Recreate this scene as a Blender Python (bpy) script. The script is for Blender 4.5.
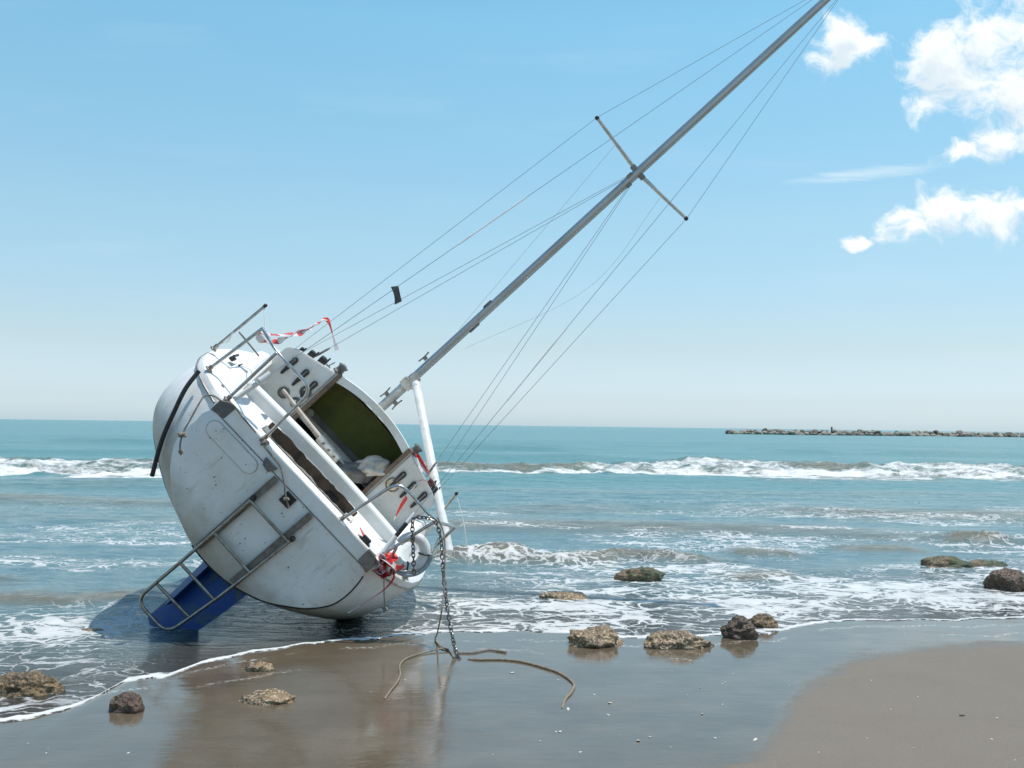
import bpy, bmesh, math, random
import numpy as np
from mathutils import Vector, Matrix, noise as mnoise

random.seed(7); rng = np.random.default_rng(7)
SC = bpy.context.scene
for o in list(bpy.data.objects): bpy.data.objects.remove(o)
COL = SC.collection

# ------------------------------------------------------------------ camera
EYE = 1.95
FPX, CX, CY = 996.0, 512.0, 384.0
pitch, roll = math.radians(2.385), math.radians(0.727)
FWD = Vector((0, math.cos(pitch), math.sin(pitch)))
r0 = Vector((1, 0, 0)); u0 = r0.cross(FWD)
RGT = math.cos(roll) * r0 + math.sin(roll) * u0
UPV = RGT.cross(FWD)
EYEP = Vector((0, 0, EYE))
cam = bpy.data.cameras.new('camera'); camo = bpy.data.objects.new('camera', cam); COL.objects.link(camo)
camo.matrix_world = Matrix(((RGT.x, UPV.x, -FWD.x, 0), (RGT.y, UPV.y, -FWD.y, 0), (RGT.z, UPV.z, -FWD.z, EYE), (0, 0, 0, 1)))
cam.sensor_width = 36.0; cam.lens = FPX / 1024 * 36.0
cam.clip_start = 0.05; cam.clip_end = 60000
SC.camera = camo
SC.render.resolution_x, SC.render.resolution_y = 1024, 768

def ray(px, py): return FWD + RGT * ((px - CX) / FPX) - UPV * ((py - CY) / FPX)
def G(px, py, z=0.0):
    "where the line of sight meets the level z"
    d = ray(px, py); t = (z - EYE) / d.z
    return EYEP + d * t

# ------------------------------------------------------------------ sun, sky, exposure
SUN = Vector((0.25, 0.07, 1.0)).normalized()
sl = bpy.data.lights.new('sun', 'SUN'); so = bpy.data.objects.new('sun', sl); COL.objects.link(so)
sl.energy = 3.7; sl.angle = math.radians(0.53); sl.color = (1.0, 0.965, 0.91)
so.rotation_euler = SUN.to_track_quat('Z', 'Y').to_euler(); so.location = (20, 6, 60)
W = bpy.data.worlds.new('World'); SC.world = W; W.use_nodes = True
SC.view_settings.view_transform = 'Standard'; SC.view_settings.look = 'None'
SC.view_settings.gamma = 1.0; SC.view_settings.exposure = 0.15
SC.view_settings.use_curve_mapping = False
SKY_STRENGTH = 0.115

class NT:
    "small shorthand for wiring node trees"
    def __init__(s, tree): s.t = tree; s.n = tree.nodes; s.l = tree.links
    def new(s, typ, **kw):
        n = s.n.new(typ)
        for k, v in kw.items():
            if k.startswith('i_'):
                n.inputs[k[2:].replace('_', ' ')].default_value = v
            else: setattr(n, k, v)
        return n
    def link(s, a, b): s.l.new(a, b)
    def math(s, op, a, b=None, c=None, clamp=False):
        n = s.n.new('ShaderNodeMath'); n.operation = op; n.use_clamp = clamp
        for i, v in enumerate((a, b, c)):
            if v is None: continue
            if isinstance(v, (int, float)): n.inputs[i].default_value = v
            else: s.l.new(v, n.inputs[i])
        return n.outputs[0]
    def vmath(s, op, a, b=None):
        n = s.n.new('ShaderNodeVectorMath'); n.operation = op
        for i, v in enumerate((a, b)):
            if v is None: continue
            if isinstance(v, (tuple, list)): n.inputs[i].default_value = v
            else: s.l.new(v, n.inputs[i])
        return n.outputs[0]
    def smooth(s, v, a, b):
        n = s.n.new('ShaderNodeMapRange'); n.interpolation_type = 'SMOOTHSTEP'
        s.l.new(v, n.inputs['Value'])
        for k, x in (('From Min', a), ('From Max', b)):
            if isinstance(x, (int, float)): n.inputs[k].default_value = x
            else: s.l.new(x, n.inputs[k])
        return n.outputs['Result']
    def mix(s, f, a, b, typ='MIX'):
        n = s.n.new('ShaderNodeMix'); n.data_type = 'RGBA'; n.blend_type = typ
        for k, v in ((0, f), (6, a), (7, b)):
            if isinstance(v, (int, float)): n.inputs[k].default_value = v
            elif isinstance(v, (tuple, list)): n.inputs[k].default_value = (*v[:3], 1)
            else: s.l.new(v, n.inputs[k])
        return n.outputs[2]
    def noise(s, vec, scale, detail=4.0, rough=0.55, dist=0.0, out=0):
        n = s.n.new('ShaderNodeTexNoise'); n.inputs['Scale'].default_value = scale
        n.inputs['Detail'].default_value = detail; n.inputs['Roughness'].default_value = rough
        n.inputs['Distortion'].default_value = dist
        if vec is not None: s.l.new(vec, n.inputs['Vector'])
        return n.outputs[out]

def build_world():
    W.node_tree.nodes.clear(); T = NT(W.node_tree)
    sky = T.new('ShaderNodeTexSky'); sky.sky_type = 'NISHITA'; sky.sun_disc = False
    sky.sun_elevation = math.asin(SUN.z); sky.sun_rotation = math.atan2(SUN.x, SUN.y)
    sky.altitude = 0; sky.air_density = 1.0; sky.dust_density = 0.6; sky.ozone_density = 2.0
    tc = T.new('ShaderNodeTexCoord')
    sep = T.new('ShaderNodeSeparateXYZ'); T.link(tc.outputs['Generated'], sep.inputs[0])
    X, Y, Z = sep.outputs
    # the upper air in this photograph is a clean cyan blue that pales towards the sea
    grade = T.new('ShaderNodeValToRGB'); cr = grade.color_ramp
    stops = [(0.0, (1.0, 1.30, 1.80)), (0.026, (0.95, 1.10, 1.44)), (0.077, (1.05, 1.06, 1.08)), (0.2, (1.22, 1.38, 1.21)), (0.38, (1.18, 1.69, 1.45)), (0.6, (0.9, 1.3, 1.3)), (1.0, (0.9, 1.1, 1.1))]
    while len(cr.elements) < len(stops): cr.elements.new(0.5)
    for e, (q, c) in zip(cr.elements, stops): e.position = q; e.color = (c[0] / 2, c[1] / 2, c[2] / 2, 1)
    T.link(Z, grade.inputs[0])
    skyc = T.mix(1.0, sky.outputs[0], T.vmath('MULTIPLY', grade.outputs[0], (2, 2, 2)), 'MULTIPLY')
    # fair-weather cumulus: a field of puffs placed by bearing and height above the sea
    yy = T.math('MAXIMUM', Y, 0.02)
    u = T.math('DIVIDE', X, yy); v = T.math('DIVIDE', Z, yy)
    cmb = T.new('ShaderNodeCombineXYZ'); T.link(u, cmb.inputs[0]); T.link(v, cmb.inputs[1])
    p = cmb.outputs[0]
    wn = T.noise(p, 22, 3, 0.5, out=1)
    pw = T.vmath('ADD', p, T.vmath('MULTIPLY', T.vmath('SUBTRACT', wn, (0.5, 0.5, 0.5)), (0.05, 0.04, 0)))
    n1 = T.noise(pw, 17, 9, 0.60); n2 = T.noise(pw, 64, 7, 0.62)
    nz = T.math('ADD', T.math('MULTIPLY', T.math('SUBTRACT', n1, 0.5), 1.8), T.math('MULTIPLY', T.math('SUBTRACT', n2, 0.5), 1.15))
    def uv(px, py):
        d = ray(px, py); return d.x / d.y, d.z / d.y
    puffs = [(845, 44, 32, 25), (870, 41, 24, 14), (829, 62, 20, 13), (848, 27, 18, 13),
             (948, 66, 46, 42), (996, 36, 56, 46), (930, 106, 32, 16), (1002, 88, 52, 38), (1060, 50, 60, 70),
             (966, 153, 34, 12), (1004, 143, 34, 18), (1050, 132, 44, 26),
             (915, 226, 46, 20), (948, 208, 40, 22), (990, 216, 40, 20), (855, 242, 17, 8), (1026, 210, 16, 10), (900, 214, 26, 12)]
    def cover(q):
        field = None
        for (a, b, ra, rb) in puffs:
            cu, cv = uv(a, b); ra /= FPX; rb /= FPX
            d = T.vmath('SUBTRACT', q, (cu, cv, 0)); d = T.vmath('MULTIPLY', d, (0.76 / ra, 0.76 / rb, 0))
            ln = T.new('ShaderNodeVectorMath'); ln.operation = 'LENGTH'; T.link(d, ln.inputs[0])
            e = T.math('SUBTRACT', 1.0, ln.outputs['Value'])
            field = e if field is None else T.math('SMOOTH_MAX', field, e, 0.4)
        return field
    dens = T.math('ADD', cover(pw), nz)
    n3 = T.noise(T.vmath('ADD', pw, (0.004, 0.016, 0)), 17, 9, 0.60)
    above = T.math('ADD', cover(T.vmath('ADD', pw, (0.006, 0.022, 0))), T.math('MULTIPLY', T.math('SUBTRACT', n3, 0.5), 2.4))
    alpha = T.math('POWER', T.smooth(dens, 0.05, 0.80), 1.1)
    front = T.smooth(Y, 0.02, 0.1)
    # thin streak of cirrus
    cu, cv = uv(868, 174)
    d = T.vmath('SUBTRACT', p, (cu, cv, 0))
    sp = T.new('ShaderNodeSeparateXYZ'); T.link(d, sp.inputs[0])
    lv = T.math('SUBTRACT', sp.outputs[1], T.math('MULTIPLY', sp.outputs[0], 0.11))
    ell = T.math('ADD', T.math('POWER', T.math('DIVIDE', sp.outputs[0], 0.095), 2.0), T.math('POWER', T.math('DIVIDE', lv, 0.0085), 2.0))
    cmap = T.vmath('MULTIPLY', p, (10, 120, 1))
    wisp = T.math('MULTIPLY', T.smooth(T.math('ADD', ell, T.math('MULTIPLY', T.noise(cmap, 1.0, 5), 2.0)), 1.9, 0.5), 0.5)
    # loose veils of thin cloud near the horizon
    vm = T.vmath('MULTIPLY', p, (3.0, 16, 1))
    veil = T.math('MULTIPLY', T.smooth(T.noise(vm, 1.3, 5), 0.5, 0.85), 0.07)
    sh = T.smooth(above, 0.15, 1.15)
    ccol = T.mix(sh, (8.8, 8.9, 8.8), (6.2, 6.95, 7.4))
    a2 = T.math('MULTIPLY', T.math('MAXIMUM', T.math('MULTIPLY', alpha, 0.93), T.math('MAXIMUM', wisp, veil)), front)
    out = T.mix(a2, skyc, ccol)
    bg = T.new('ShaderNodeBackground'); bg.inputs['Strength'].default_value = SKY_STRENGTH
    T.link(out, bg.inputs['Color'])
    wo = T.new('ShaderNodeOutputWorld'); T.link(bg.outputs[0], wo.inputs['Surface'])
build_world()

# ------------------------------------------------------------------ materials
def newmat(name):
    m = bpy.data.materials.new(name); m.use_nodes = True
    m.node_tree.nodes.clear(); T = NT(m.node_tree)
    b = T.new('ShaderNodeBsdfPrincipled'); o = T.new('ShaderNodeOutputMaterial')
    T.link(b.outputs[0], o.inputs[0])
    return m, T, b

def mat(name, c1, c2=None, rough=0.5, metal=0.0, scale=8.0, spec=0.5, bump=0.0, bscale=40.0, lo=0.35, hi=0.7, coat=0.0, rvar=0.1):
    m, T, b = newmat(name)
    tc = T.new('ShaderNodeTexCoord'); vec = tc.outputs['Object']
    n = T.noise(vec, scale, 6, 0.6)
    col = T.mix(T.smooth(n, lo, hi), c1, c2 or tuple(x * 0.8 for x in c1))
    T.link(col, b.inputs['Base Color'])
    T.link(T.math('ADD', rough - rvar / 2, T.math('MULTIPLY', T.noise(vec, scale * 2.3, 3), rvar)), b.inputs['Roughness'])
    b.inputs['Metallic'].default_value = metal; b.inputs['Specular IOR Level'].default_value = spec
    b.inputs['Coat Weight'].default_value = coat
    if bump:
        bp = T.new('ShaderNodeBump'); bp.inputs['Strength'].default_value = bump; bp.inputs['Distance'].default_value = 0.01
        T.link(T.noise(vec, bscale, 5, 0.6), bp.inputs['Height']); T.link(bp.outputs[0], b.inputs['Normal'])
    return m

def gelcoat(name, base, stain_amt=0.5, low=None, blue=None, rough=0.3):
    "weathered white gelcoat: yellowed patches, dark specks, scratches; grime below the level `low`, antifouling below `blue` (boat frame)"
    m, T, b = newmat(name)
    tc = T.new('ShaderNodeTexCoord'); vec = tc.outputs['Object']
    sp = T.new('ShaderNodeSeparateXYZ'); T.link(vec, sp.inputs[0]); bz = sp.outputs[2]
    c = T.mix(T.smooth(T.noise(vec, 1.7, 6, 0.62), 0.42, 0.72), base, tuple(x * y for x, y in zip(base, (0.88, 0.85, 0.79))))
    run = T.vmath('MULTIPLY', vec, (9, 9, 1.6))
    c = T.mix(T.math('MULTIPLY', T.smooth(T.noise(run, 1.6, 5, 0.65), 0.55, 0.8), 0.5 * stain_amt), c, (0.42, 0.36, 0.27))
    c = T.mix(T.math('MULTIPLY', T.smooth(T.noise(vec, 34, 3, 0.5), 0.69, 0.75), 0.75 * stain_amt), c, (0.12, 0.10, 0.08))
    scr = T.vmath('MULTIPLY', vec, (3, 40, 46))
    c = T.mix(T.math('MULTIPLY', T.smooth(T.noise(scr, 1.0, 4, 0.6), 0.68, 0.76), 0.4 * stain_amt), c, (0.3, 0.27, 0.22))
    scf = T.noise(T.vmath('MULTIPLY', vec, (5, 14, 6)), 1.3, 8, 0.75)
    c = T.mix(T.math('MULTIPLY', T.smooth(scf, 0.60, 0.72), 0.32 * stain_amt), c, (0.30, 0.25, 0.19))
    if low is not None:
        g = T.math('ADD', bz, T.math('MULTIPLY', T.math('SUBTRACT', T.noise(vec, 3.2, 6, 0.65), 0.5), 0.55))
        c = T.mix(T.math('MULTIPLY', T.smooth(g, low + 0.2, low - 0.3), 0.80), c, (0.30, 0.25, 0.17))
    if blue is not None:
        e = T.math('ADD', bz, T.math('MULTIPLY', T.math('SUBTRACT', T.noise(vec, 11, 4), 0.5), 0.02))
        e = T.math('SUBTRACT', e, T.math('MULTIPLY', T.smooth(sp.outputs[1], 0.0, 0.4), 0.30))      # the painted waterline climbs forward of the stern
        bl = T.mix(T.smooth(T.noise(vec, 6, 6, 0.65), 0.4, 0.75), (0.010, 0.045, 0.15), (0.022, 0.05, 0.085))
        c = T.mix(T.smooth(e, blue + 0.006, blue - 0.006), c, bl)
    T.link(c, b.inputs['Base Color'])
    T.link(T.math('ADD', rough, T.math('MULTIPLY', T.noise(vec, 5, 4), 0.25)), b.inputs['Roughness'])
    bp = T.new('ShaderNodeBump'); bp.inputs['Strength'].default_value = 0.12; bp.inputs['Distance'].default_value = 0.01
    T.link(T.noise(vec, 22, 4), bp.inputs['Height']); T.link(bp.outputs[0], b.inputs['Normal'])
    return m

M = {}
M['hull'] = gelcoat('hull_gelcoat', (0.80, 0.795, 0.77), 0.95, low=-0.38, blue=-1.0)
M['transom'] = gelcoat('transom_gelcoat', (0.77, 0.765, 0.74), 1.5, low=-0.76)
M['deck'] = gelcoat('deck_gelcoat', (0.82, 0.81, 0.78), 0.35, rough=0.4)
M['cabin'] = gelcoat('cabin_gelcoat', (0.76, 0.75, 0.71), 0.45)
M['steel'] = mat('stainless', (0.62, 0.62, 0.61), (0.42, 0.38, 0.33), 0.26, 1.0, 14)
M['rusty'] = mat('stained_steel', (0.40, 0.37, 0.32), (0.26, 0.20, 0.15), 0.38, 1.0, 18)
M['mast'] = mat('anodised_mast', (0.50, 0.50, 0.49), (0.43, 0.43, 0.41), 0.36, 0.88, 3, rvar=0.04)
M['alu'] = mat('pale_aluminium', (0.62, 0.61, 0.56), (0.45, 0.43, 0.38), 0.42, 0.8, 12)
M['dull'] = mat('dull_aluminium', (0.30, 0.29, 0.27), (0.20, 0.18, 0.16), 0.5, 0.7, 16)
M['boom'] = mat('white_paint', (0.80, 0.80, 0.79), (0.66, 0.64, 0.58), 0.35, 0, 6)
M['wire'] = mat('rigging_wire', (0.42, 0.43, 0.44), (0.32, 0.3, 0.28), 0.35, 0.9, 30)
M['black'] = mat('black_plastic', (0.018, 0.018, 0.018), (0.04, 0.038, 0.035), 0.45, 0, 20)
M['rubber'] = mat('black_rubber_and_dark', (0.012, 0.012, 0.012), (0.03, 0.03, 0.03), 0.6, 0, 20)  # also the painted dark of the inner doorway and locker recesses
M['grey'] = mat('grey_fitting', (0.12, 0.125, 0.12), (0.20, 0.19, 0.17), 0.55, 0.2, 22)
M['foamcore'] = mat('broken_laminate', (0.30, 0.28, 0.23), (0.14, 0.12, 0.10), 0.9, 0, 24, bump=0.8, bscale=50)
M['olive'] = mat('olive_lining', (0.10, 0.115, 0.022), (0.075, 0.085, 0.02), 0.8, 0, 6)
M['dark_in'] = mat('dark_interior', (0.05, 0.042, 0.036), (0.10, 0.075, 0.055), 0.8, 0, 5)
M['brown_in'] = mat('stained_locker', (0.16, 0.10, 0.065), (0.06, 0.045, 0.035), 0.85, 0, 9)
M['trim'] = mat('teak_trim', (0.20, 0.13, 0.085), (0.11, 0.075, 0.05), 0.6, 0, 14)
M['ingrey'] = mat('interior_moulding', (0.13, 0.125, 0.115), (0.08, 0.075, 0.066), 0.6, 0, 5)
M['antifoul'] = mat('blue_antifouling', (0.008, 0.055, 0.22), (0.045, 0.085, 0.12), 0.6, 0, 7, bump=0.5, bscale=30, lo=0.48, hi=0.72)
M['edge'] = mat('worn_edge', (0.42, 0.40, 0.34), (0.26, 0.24, 0.2), 0.7, 0, 18)
M['glass'] = mat('dial_glass', (0.06, 0.065, 0.065), (0.16, 0.16, 0.15), 0.15, 0, 30)
M['brass'] = mat('dial_brass', (0.55, 0.48, 0.36), (0.35, 0.30, 0.22), 0.35, 0.8, 30)
M['wood'] = mat('pale_wood', (0.52, 0.44, 0.36), (0.36, 0.29, 0.23), 0.6, 0, 12)
M['rope'] = mat('sandy_rope', (0.34, 0.27, 0.19), (0.20, 0.155, 0.105), 0.9, 0, 30, bump=1.0, bscale=120)
M['rope_grey'] = mat('grey_rope', (0.33, 0.29, 0.24), (0.18, 0.155, 0.13), 0.9, 0, 30, bump=1.0, bscale=120)
M['chain'] = mat('wet_chain', (0.10, 0.095, 0.085), (0.30, 0.28, 0.25), 0.35, 0.75, 35)
M['red'] = mat('red_tape', (0.72, 0.03, 0.025), (0.6, 0.05, 0.04), 0.4, 0, 8)
M['whitetape'] = mat('white_tape', (0.8, 0.76, 0.73), (0.7, 0.62, 0.58), 0.4, 0, 8)
M['buoy'] = mat('buoy_white', (0.78, 0.77, 0.74), (0.58, 0.54, 0.46), 0.5, 0, 9)
M['buoy_tube'] = mat('pale_blue_tube', (0.36, 0.42, 0.46), (0.25, 0.28, 0.3), 0.45, 0, 9)
M['cloth'] = mat('sack_cloth', (0.66, 0.62, 0.54), (0.40, 0.35, 0.27), 0.9, 0, 6, bump=0.5, bscale=30)
M['cloth_grey'] = mat('grey_cloth', (0.24, 0.22, 0.20), (0.14, 0.125, 0.11), 0.9, 0, 7, bump=0.5, bscale=30)
M['tag'] = mat('dark_rag', (0.09, 0.085, 0.075), (0.14, 0.13, 0.11), 0.9, 0, 20)
M['shell'] = mat('shell', (0.72, 0.68, 0.60), (0.5, 0.42, 0.34), 0.5, 0, 60)
M['shell_d'] = mat('dark_pebble', (0.05, 0.045, 0.04), (0.09, 0.08, 0.07), 0.4, 0, 60)
M['post'] = mat('beacon_paint', (0.05, 0.05, 0.05), (0.10, 0.09, 0.08), 0.6, 0, 4)

def rockmat(name, c1, c2, c3, rough=0.42, weed=None, sc=1.0):
    m, T, b = newmat(name)
    tc = T.new('ShaderNodeTexCoord'); vec = tc.outputs['Object']
    c = T.mix(T.smooth(T.noise(vec, 9 * sc, 6, 0.65), 0.35, 0.68), c1, c2)
    vo = T.new('ShaderNodeTexVoronoi'); vo.inputs['Scale'].default_value = 36 * sc; T.link(vec, vo.inputs['Vector'])
    c = T.mix(T.math('MULTIPLY', T.smooth(T.noise(vec, 46 * sc, 4, 0.6), 0.50, 0.64), 0.75), c, c3)
    if weed:
        g = T.new('ShaderNodeNewGeometry'); sp = T.new('ShaderNodeSeparateXYZ'); T.link(g.outputs['Normal'], sp.inputs[0])
        wm = T.smooth(T.math('ADD', T.noise(vec, 5.5 * sc, 4), T.math('MULTIPLY', sp.outputs[2], 0.16)), 0.50, 0.66)
        c = T.mix(wm, c, weed)
    T.link(c, b.inputs['Base Color'])
    T.link(T.math('ADD', rough - 0.2, T.math('MULTIPLY', T.noise(vec, 20 * sc, 4), 0.5)), b.inputs['Roughness'])
    b.inputs['Specular IOR Level'].default_value = 0.75
    bp = T.new('ShaderNodeBump'); bp.inputs['Strength'].default_value = 0.9; bp.inputs['Distance'].default_value = 0.025 / sc
    h = T.math('ADD', T.noise(vec, 30 * sc, 6, 0.65), T.math('MULTIPLY', vo.outputs['Distance'], 0.5))
    T.link(h, bp.inputs['Height']); T.link(bp.outputs[0], b.inputs['Normal'])
    return m
M['rock'] = rockmat('brown_rock', (0.06, 0.034, 0.013), (0.20, 0.122, 0.048), (0.38, 0.27, 0.13))
M['rock_dark'] = rockmat('dark_rock', (0.036, 0.018, 0.009), (0.105, 0.055, 0.026), (0.24, 0.155, 0.085))
M['rock_pale'] = rockmat('shelly_rock', (0.12, 0.068, 0.028), (0.31, 0.20, 0.095), (0.64, 0.52, 0.35), 0.24)
M['rock_weed'] = rockmat('weedy_rock', (0.16, 0.10, 0.05), (0.24, 0.15, 0.08), (0.3, 0.2, 0.11), 0.5, weed=(0.032, 0.058, 0.010))
M['boulder_d'] = rockmat('dark_boulder', (0.10, 0.085, 0.065), (0.18, 0.155, 0.12), (0.06, 0.05, 0.045), 0.8, sc=0.1)
M['boulder'] = rockmat('pale_boulder', (0.30, 0.27, 0.22), (0.42, 0.38, 0.31), (0.16, 0.14, 0.12), 0.8, sc=0.1)

# ------------------------------------------------------------------ mesh builder and object helpers
class MB:
    def __init__(s): s.v = []; s.f = []; s.mi = []
    def add(s, vs, fs, mi=0):
        k = len(s.v); s.v += [tuple(p) for p in vs]
        for f in fs: s.f.append(tuple(i + k for i in f)); s.mi.append(mi)
        return s
    def box(s, c, size, ax=None, mi=0):
        a = ax or (Vector((1, 0, 0)), Vector((0, 1, 0)), Vector((0, 0, 1)))
        c = Vector(c); h = [x / 2 for x in size]
        vs = [c + a[0] * (h[0] * i) + a[1] * (h[1] * j) + a[2] * (h[2] * k) for i in (-1, 1) for j in (-1, 1) for k in (-1, 1)]
        s.add(vs, [(0, 1, 3, 2), (4, 6, 7, 5), (0, 4, 5, 1), (2, 3, 7, 6), (0, 2, 6, 4), (1, 5, 7, 3)], mi); return s
    def tube(s, pts, r, seg=10, closed=False, rx=None, mi=0, up=None):
        P = [Vector(p) for p in pts]; n = len(P)
        if not isinstance(r, (list, tuple)): r = [r] * n
        tang = []
        for i in range(n):
            if closed: t = P[(i + 1) % n] - P[i - 1]
            else: t = P[min(i + 1, n - 1)] - P[max(i - 1, 0)]
            tang.append(t.normalized() if t.length > 1e-9 else Vector((0, 0, 1)))
        ref = Vector(up) if up else (Vector((0, 0, 1)) if abs(tang[0].z) < 0.9 else Vector((1, 0, 0)))
        a = (ref - tang[0] * ref.dot(tang[0])).normalized()
        vs = []
        for i in range(n):
            a = (a - tang[i] * a.dot(tang[i])).normalized(); b = tang[i].cross(a)
            for k in range(seg):
                w = 2 * math.pi * k / seg
                vs.append(P[i] + a * (math.cos(w) * r[i]) + b * (math.sin(w) * (r[i] if rx is None else rx)))
        fs = []
        for i in range(n if closed else n - 1):
            for k in range(seg):
                k2 = (k + 1) % seg; i2 = (i + 1) % n
                fs.append((i * seg + k, i * seg + k2, i2 * seg + k2, i2 * seg + k))
        if not closed:
            fs.append(tuple(range(seg - 1, -1, -1))); fs.append(tuple((n - 1) * seg + k for k in range(seg)))
        s.add(vs, fs, mi); return s
    def prism(s, poly, y0, y1, mi=0):
        "polygon in the x-z plane pushed along y"
        n = len(poly)
        vs = [(x, y0, z) for x, z in poly] + [(x, y1, z) for x, z in poly]
        fs = [tuple(range(n)), tuple(range(2 * n - 1, n - 1, -1))] + [(i, i + n, (i + 1) % n + n, (i + 1) % n) for i in range(n)]
        s.add(vs, fs, mi); return s
    def lathe(s, c, axis, prof, seg=20, mi=0):
        "profile of (radius, height) pairs turned about an axis"
        ax = Vector(axis).normalized(); ref = Vector((0, 0, 1)) if abs(ax.z) < 0.9 else Vector((1, 0, 0))
        a = ax.cross(ref).normalized(); b = ax.cross(a); c = Vector(c)
        vs = [c + ax * h + (a * math.cos(2 * math.pi * k / seg) + b * math.sin(2 * math.pi * k / seg)) * r for r, h in prof for k in range(seg)]
        fs = [(i * seg + k, i * seg + (k + 1) % seg, (i + 1) * seg + (k + 1) % seg, (i + 1) * seg + k) for i in range(len(prof) - 1) for k in range(seg)]
        fs.append(tuple(range(seg))); fs.append(tuple((len(prof) - 1) * seg + k for k in range(seg - 1, -1, -1)))
        s.add(vs, fs, mi); return s
    def loft(s, rows, mi=0, cap0=False, cap1=False):
        m = len(rows[0]); vs = [p for r in rows for p in r]
        fs = [(i * m + j, i * m + j + 1, (i + 1) * m + j + 1, (i + 1) * m + j) for i in range(len(rows) - 1) for j in range(m - 1)]
        if cap0: fs.append(tuple(range(m - 1, -1, -1)))
        if cap1: fs.append(tuple((len(rows) - 1) * m + j for j in range(m)))
        s.add(vs, fs, mi); return s
    def build(s, name, mats, parent=None, smooth=True, angle=35, bevel=0, recalc=True):
        me = bpy.data.meshes.new(name); me.from_pydata(s.v, [], s.f)
        if not isinstance(mats, (list, tuple)): mats = [mats]
        for m in mats: me.materials.append(m)
        me.polygons.foreach_set('material_index', s.mi)
        bm = bmesh.new(); bm.from_mesh(me)
        bmesh.ops.remove_doubles(bm, verts=bm.verts, dist=1e-5)
        if recalc: bmesh.ops.recalc_face_normals(bm, faces=bm.faces)
        if bevel:
            es = [e for e in bm.edges if len(e.link_faces) == 2 and e.calc_face_angle(0) > 0.6]
            if es: bmesh.ops.bevel(bm, geom=es, offset=bevel, segments=2, affect='EDGES', clamp_overlap=True)
        bm.to_mesh(me); bm.free()
        if smooth:
            me.polygons.foreach_set('use_smooth', [True] * len(me.polygons))
            me.set_sharp_from_angle(angle=math.radians(angle))
        o = bpy.data.objects.new(name, me); COL.objects.link(o)
        if parent: o.parent = parent
        return o

def tag(o, label=None, cat=None, group=None, kind=None):
    if label: o['label'] = label
    if cat: o['category'] = cat
    if group: o['group'] = group
    if kind: o['kind'] = kind
    return o

def fillet(pts, r, n=6):
    "round the corners of a polyline"
    P = [Vector(p) for p in pts]; out = [P[0]]
    for i in range(1, len(P) - 1):
        a, b, c = P[i - 1], P[i], P[i + 1]
        d1 = (a - b); d2 = (c - b); rr = min(r, d1.length * 0.45, d2.length * 0.45)
        p = b + d1.normalized() * rr; q = b + d2.normalized() * rr
        for k in range(n + 1):
            t = k / n; out.append(p * (1 - t) ** 2 + b * (2 * t * (1 - t)) + q * t * t)
    out.append(P[-1]); return out

def spline(pts, n=10):
    "smooth curve through points (Catmull-Rom)"
    P = [Vector(p) for p in pts]; P = [P[0] * 2 - P[1]] + P + [P[-1] * 2 - P[-2]]; out = []
    for i in range(1, len(P) - 2):
        for k in range(n):
            t = k / n; a, b, c, d = P[i - 1], P[i], P[i + 1], P[i + 2]
            out.append(0.5 * ((2 * b) + (c - a) * t + (2 * a - 5 * b + 4 * c - d) * t * t + (3 * b - a - 3 * c + d) * t ** 3))
    out.append(P[-2]); return out

# ------------------------------------------------------------------ numpy noise for terrain and sea
def hash2(i, j, s):
    h = (i.astype(np.int64) * 374761393 + j.astype(np.int64) * 668265263 + s * 1442695041) & 0x7fffffff
    h = ((h ^ (h >> 13)) * 1274126177) & 0x7fffffff
    return ((h ^ (h >> 16)) & 0xffff) / 65535.0
def vnoise(x, y, s=0):
    i = np.floor(x); j = np.floor(y); fx = x - i; fy = y - j
    fx = fx * fx * (3 - 2 * fx); fy = fy * fy * (3 - 2 * fy)
    a = hash2(i, j, s); b = hash2(i + 1, j, s); c = hash2(i, j + 1, s); d = hash2(i + 1, j + 1, s)
    return (a * (1 - fx) + b * fx) * (1 - fy) + (c * (1 - fx) + d * fx) * fy
def fbm(x, y, o=4, s=0):
    t = 0; a = 0.5; f = 1.0; n = 0
    for k in range(o):
        t = t + a * vnoise(x * f + 17.3 * k, y * f - 9.1 * k, s + k); n += a; a *= 0.5; f *= 2.03
    return t / n
def sstep(v, a, b):
    t = np.clip((v - a) / (b - a), 0, 1); return t * t * (3 - 2 * t)
def bump1(v, c, w): return np.exp(-((v - c) / w) ** 2)

# edge of the water, from seaward point to point along the beach (x, y)
SHORE = [(-60, 5.5), (-12, 6.0)] + [(p.x, p.y) for p in (G(a, b) for a, b in
        ((0, 723), (55, 716), (92, 700), (118, 684), (160, 680), (200, 664), (260, 652), (330, 643), (440, 633), (520, 632),
         (600, 637), (690, 639), (770, 631), (830, 623), (920, 620), (1024, 617)))] + [(7.5, 11.4), (12, 12.2), (60, 14)]
SHX = np.array([p[0] for p in SHORE]); SHY = np.array([p[1] for p in SHORE])
def shore(x):
    return np.interp(x, SHX, SHY) + (fbm(x * 1.7 + 3, x * 0 + 1.5, 4, 5) - 0.5) * 0.46 + (fbm(x * 5.1, x * 0 + 7.5, 4, 8) - 0.5) * 0.20
def sand_z(x, y):
    d = shore(x) - y
    z = np.where(d > 0, 0.004 + 0.006 * d, 0.05 * d)
    z = np.clip(z, -3.0, 0.22)
    return z + (fbm(x * 0.9, y * 0.9, 4, 3) - 0.5) * 0.012 * sstep(d, -0.2, 1.0)

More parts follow.
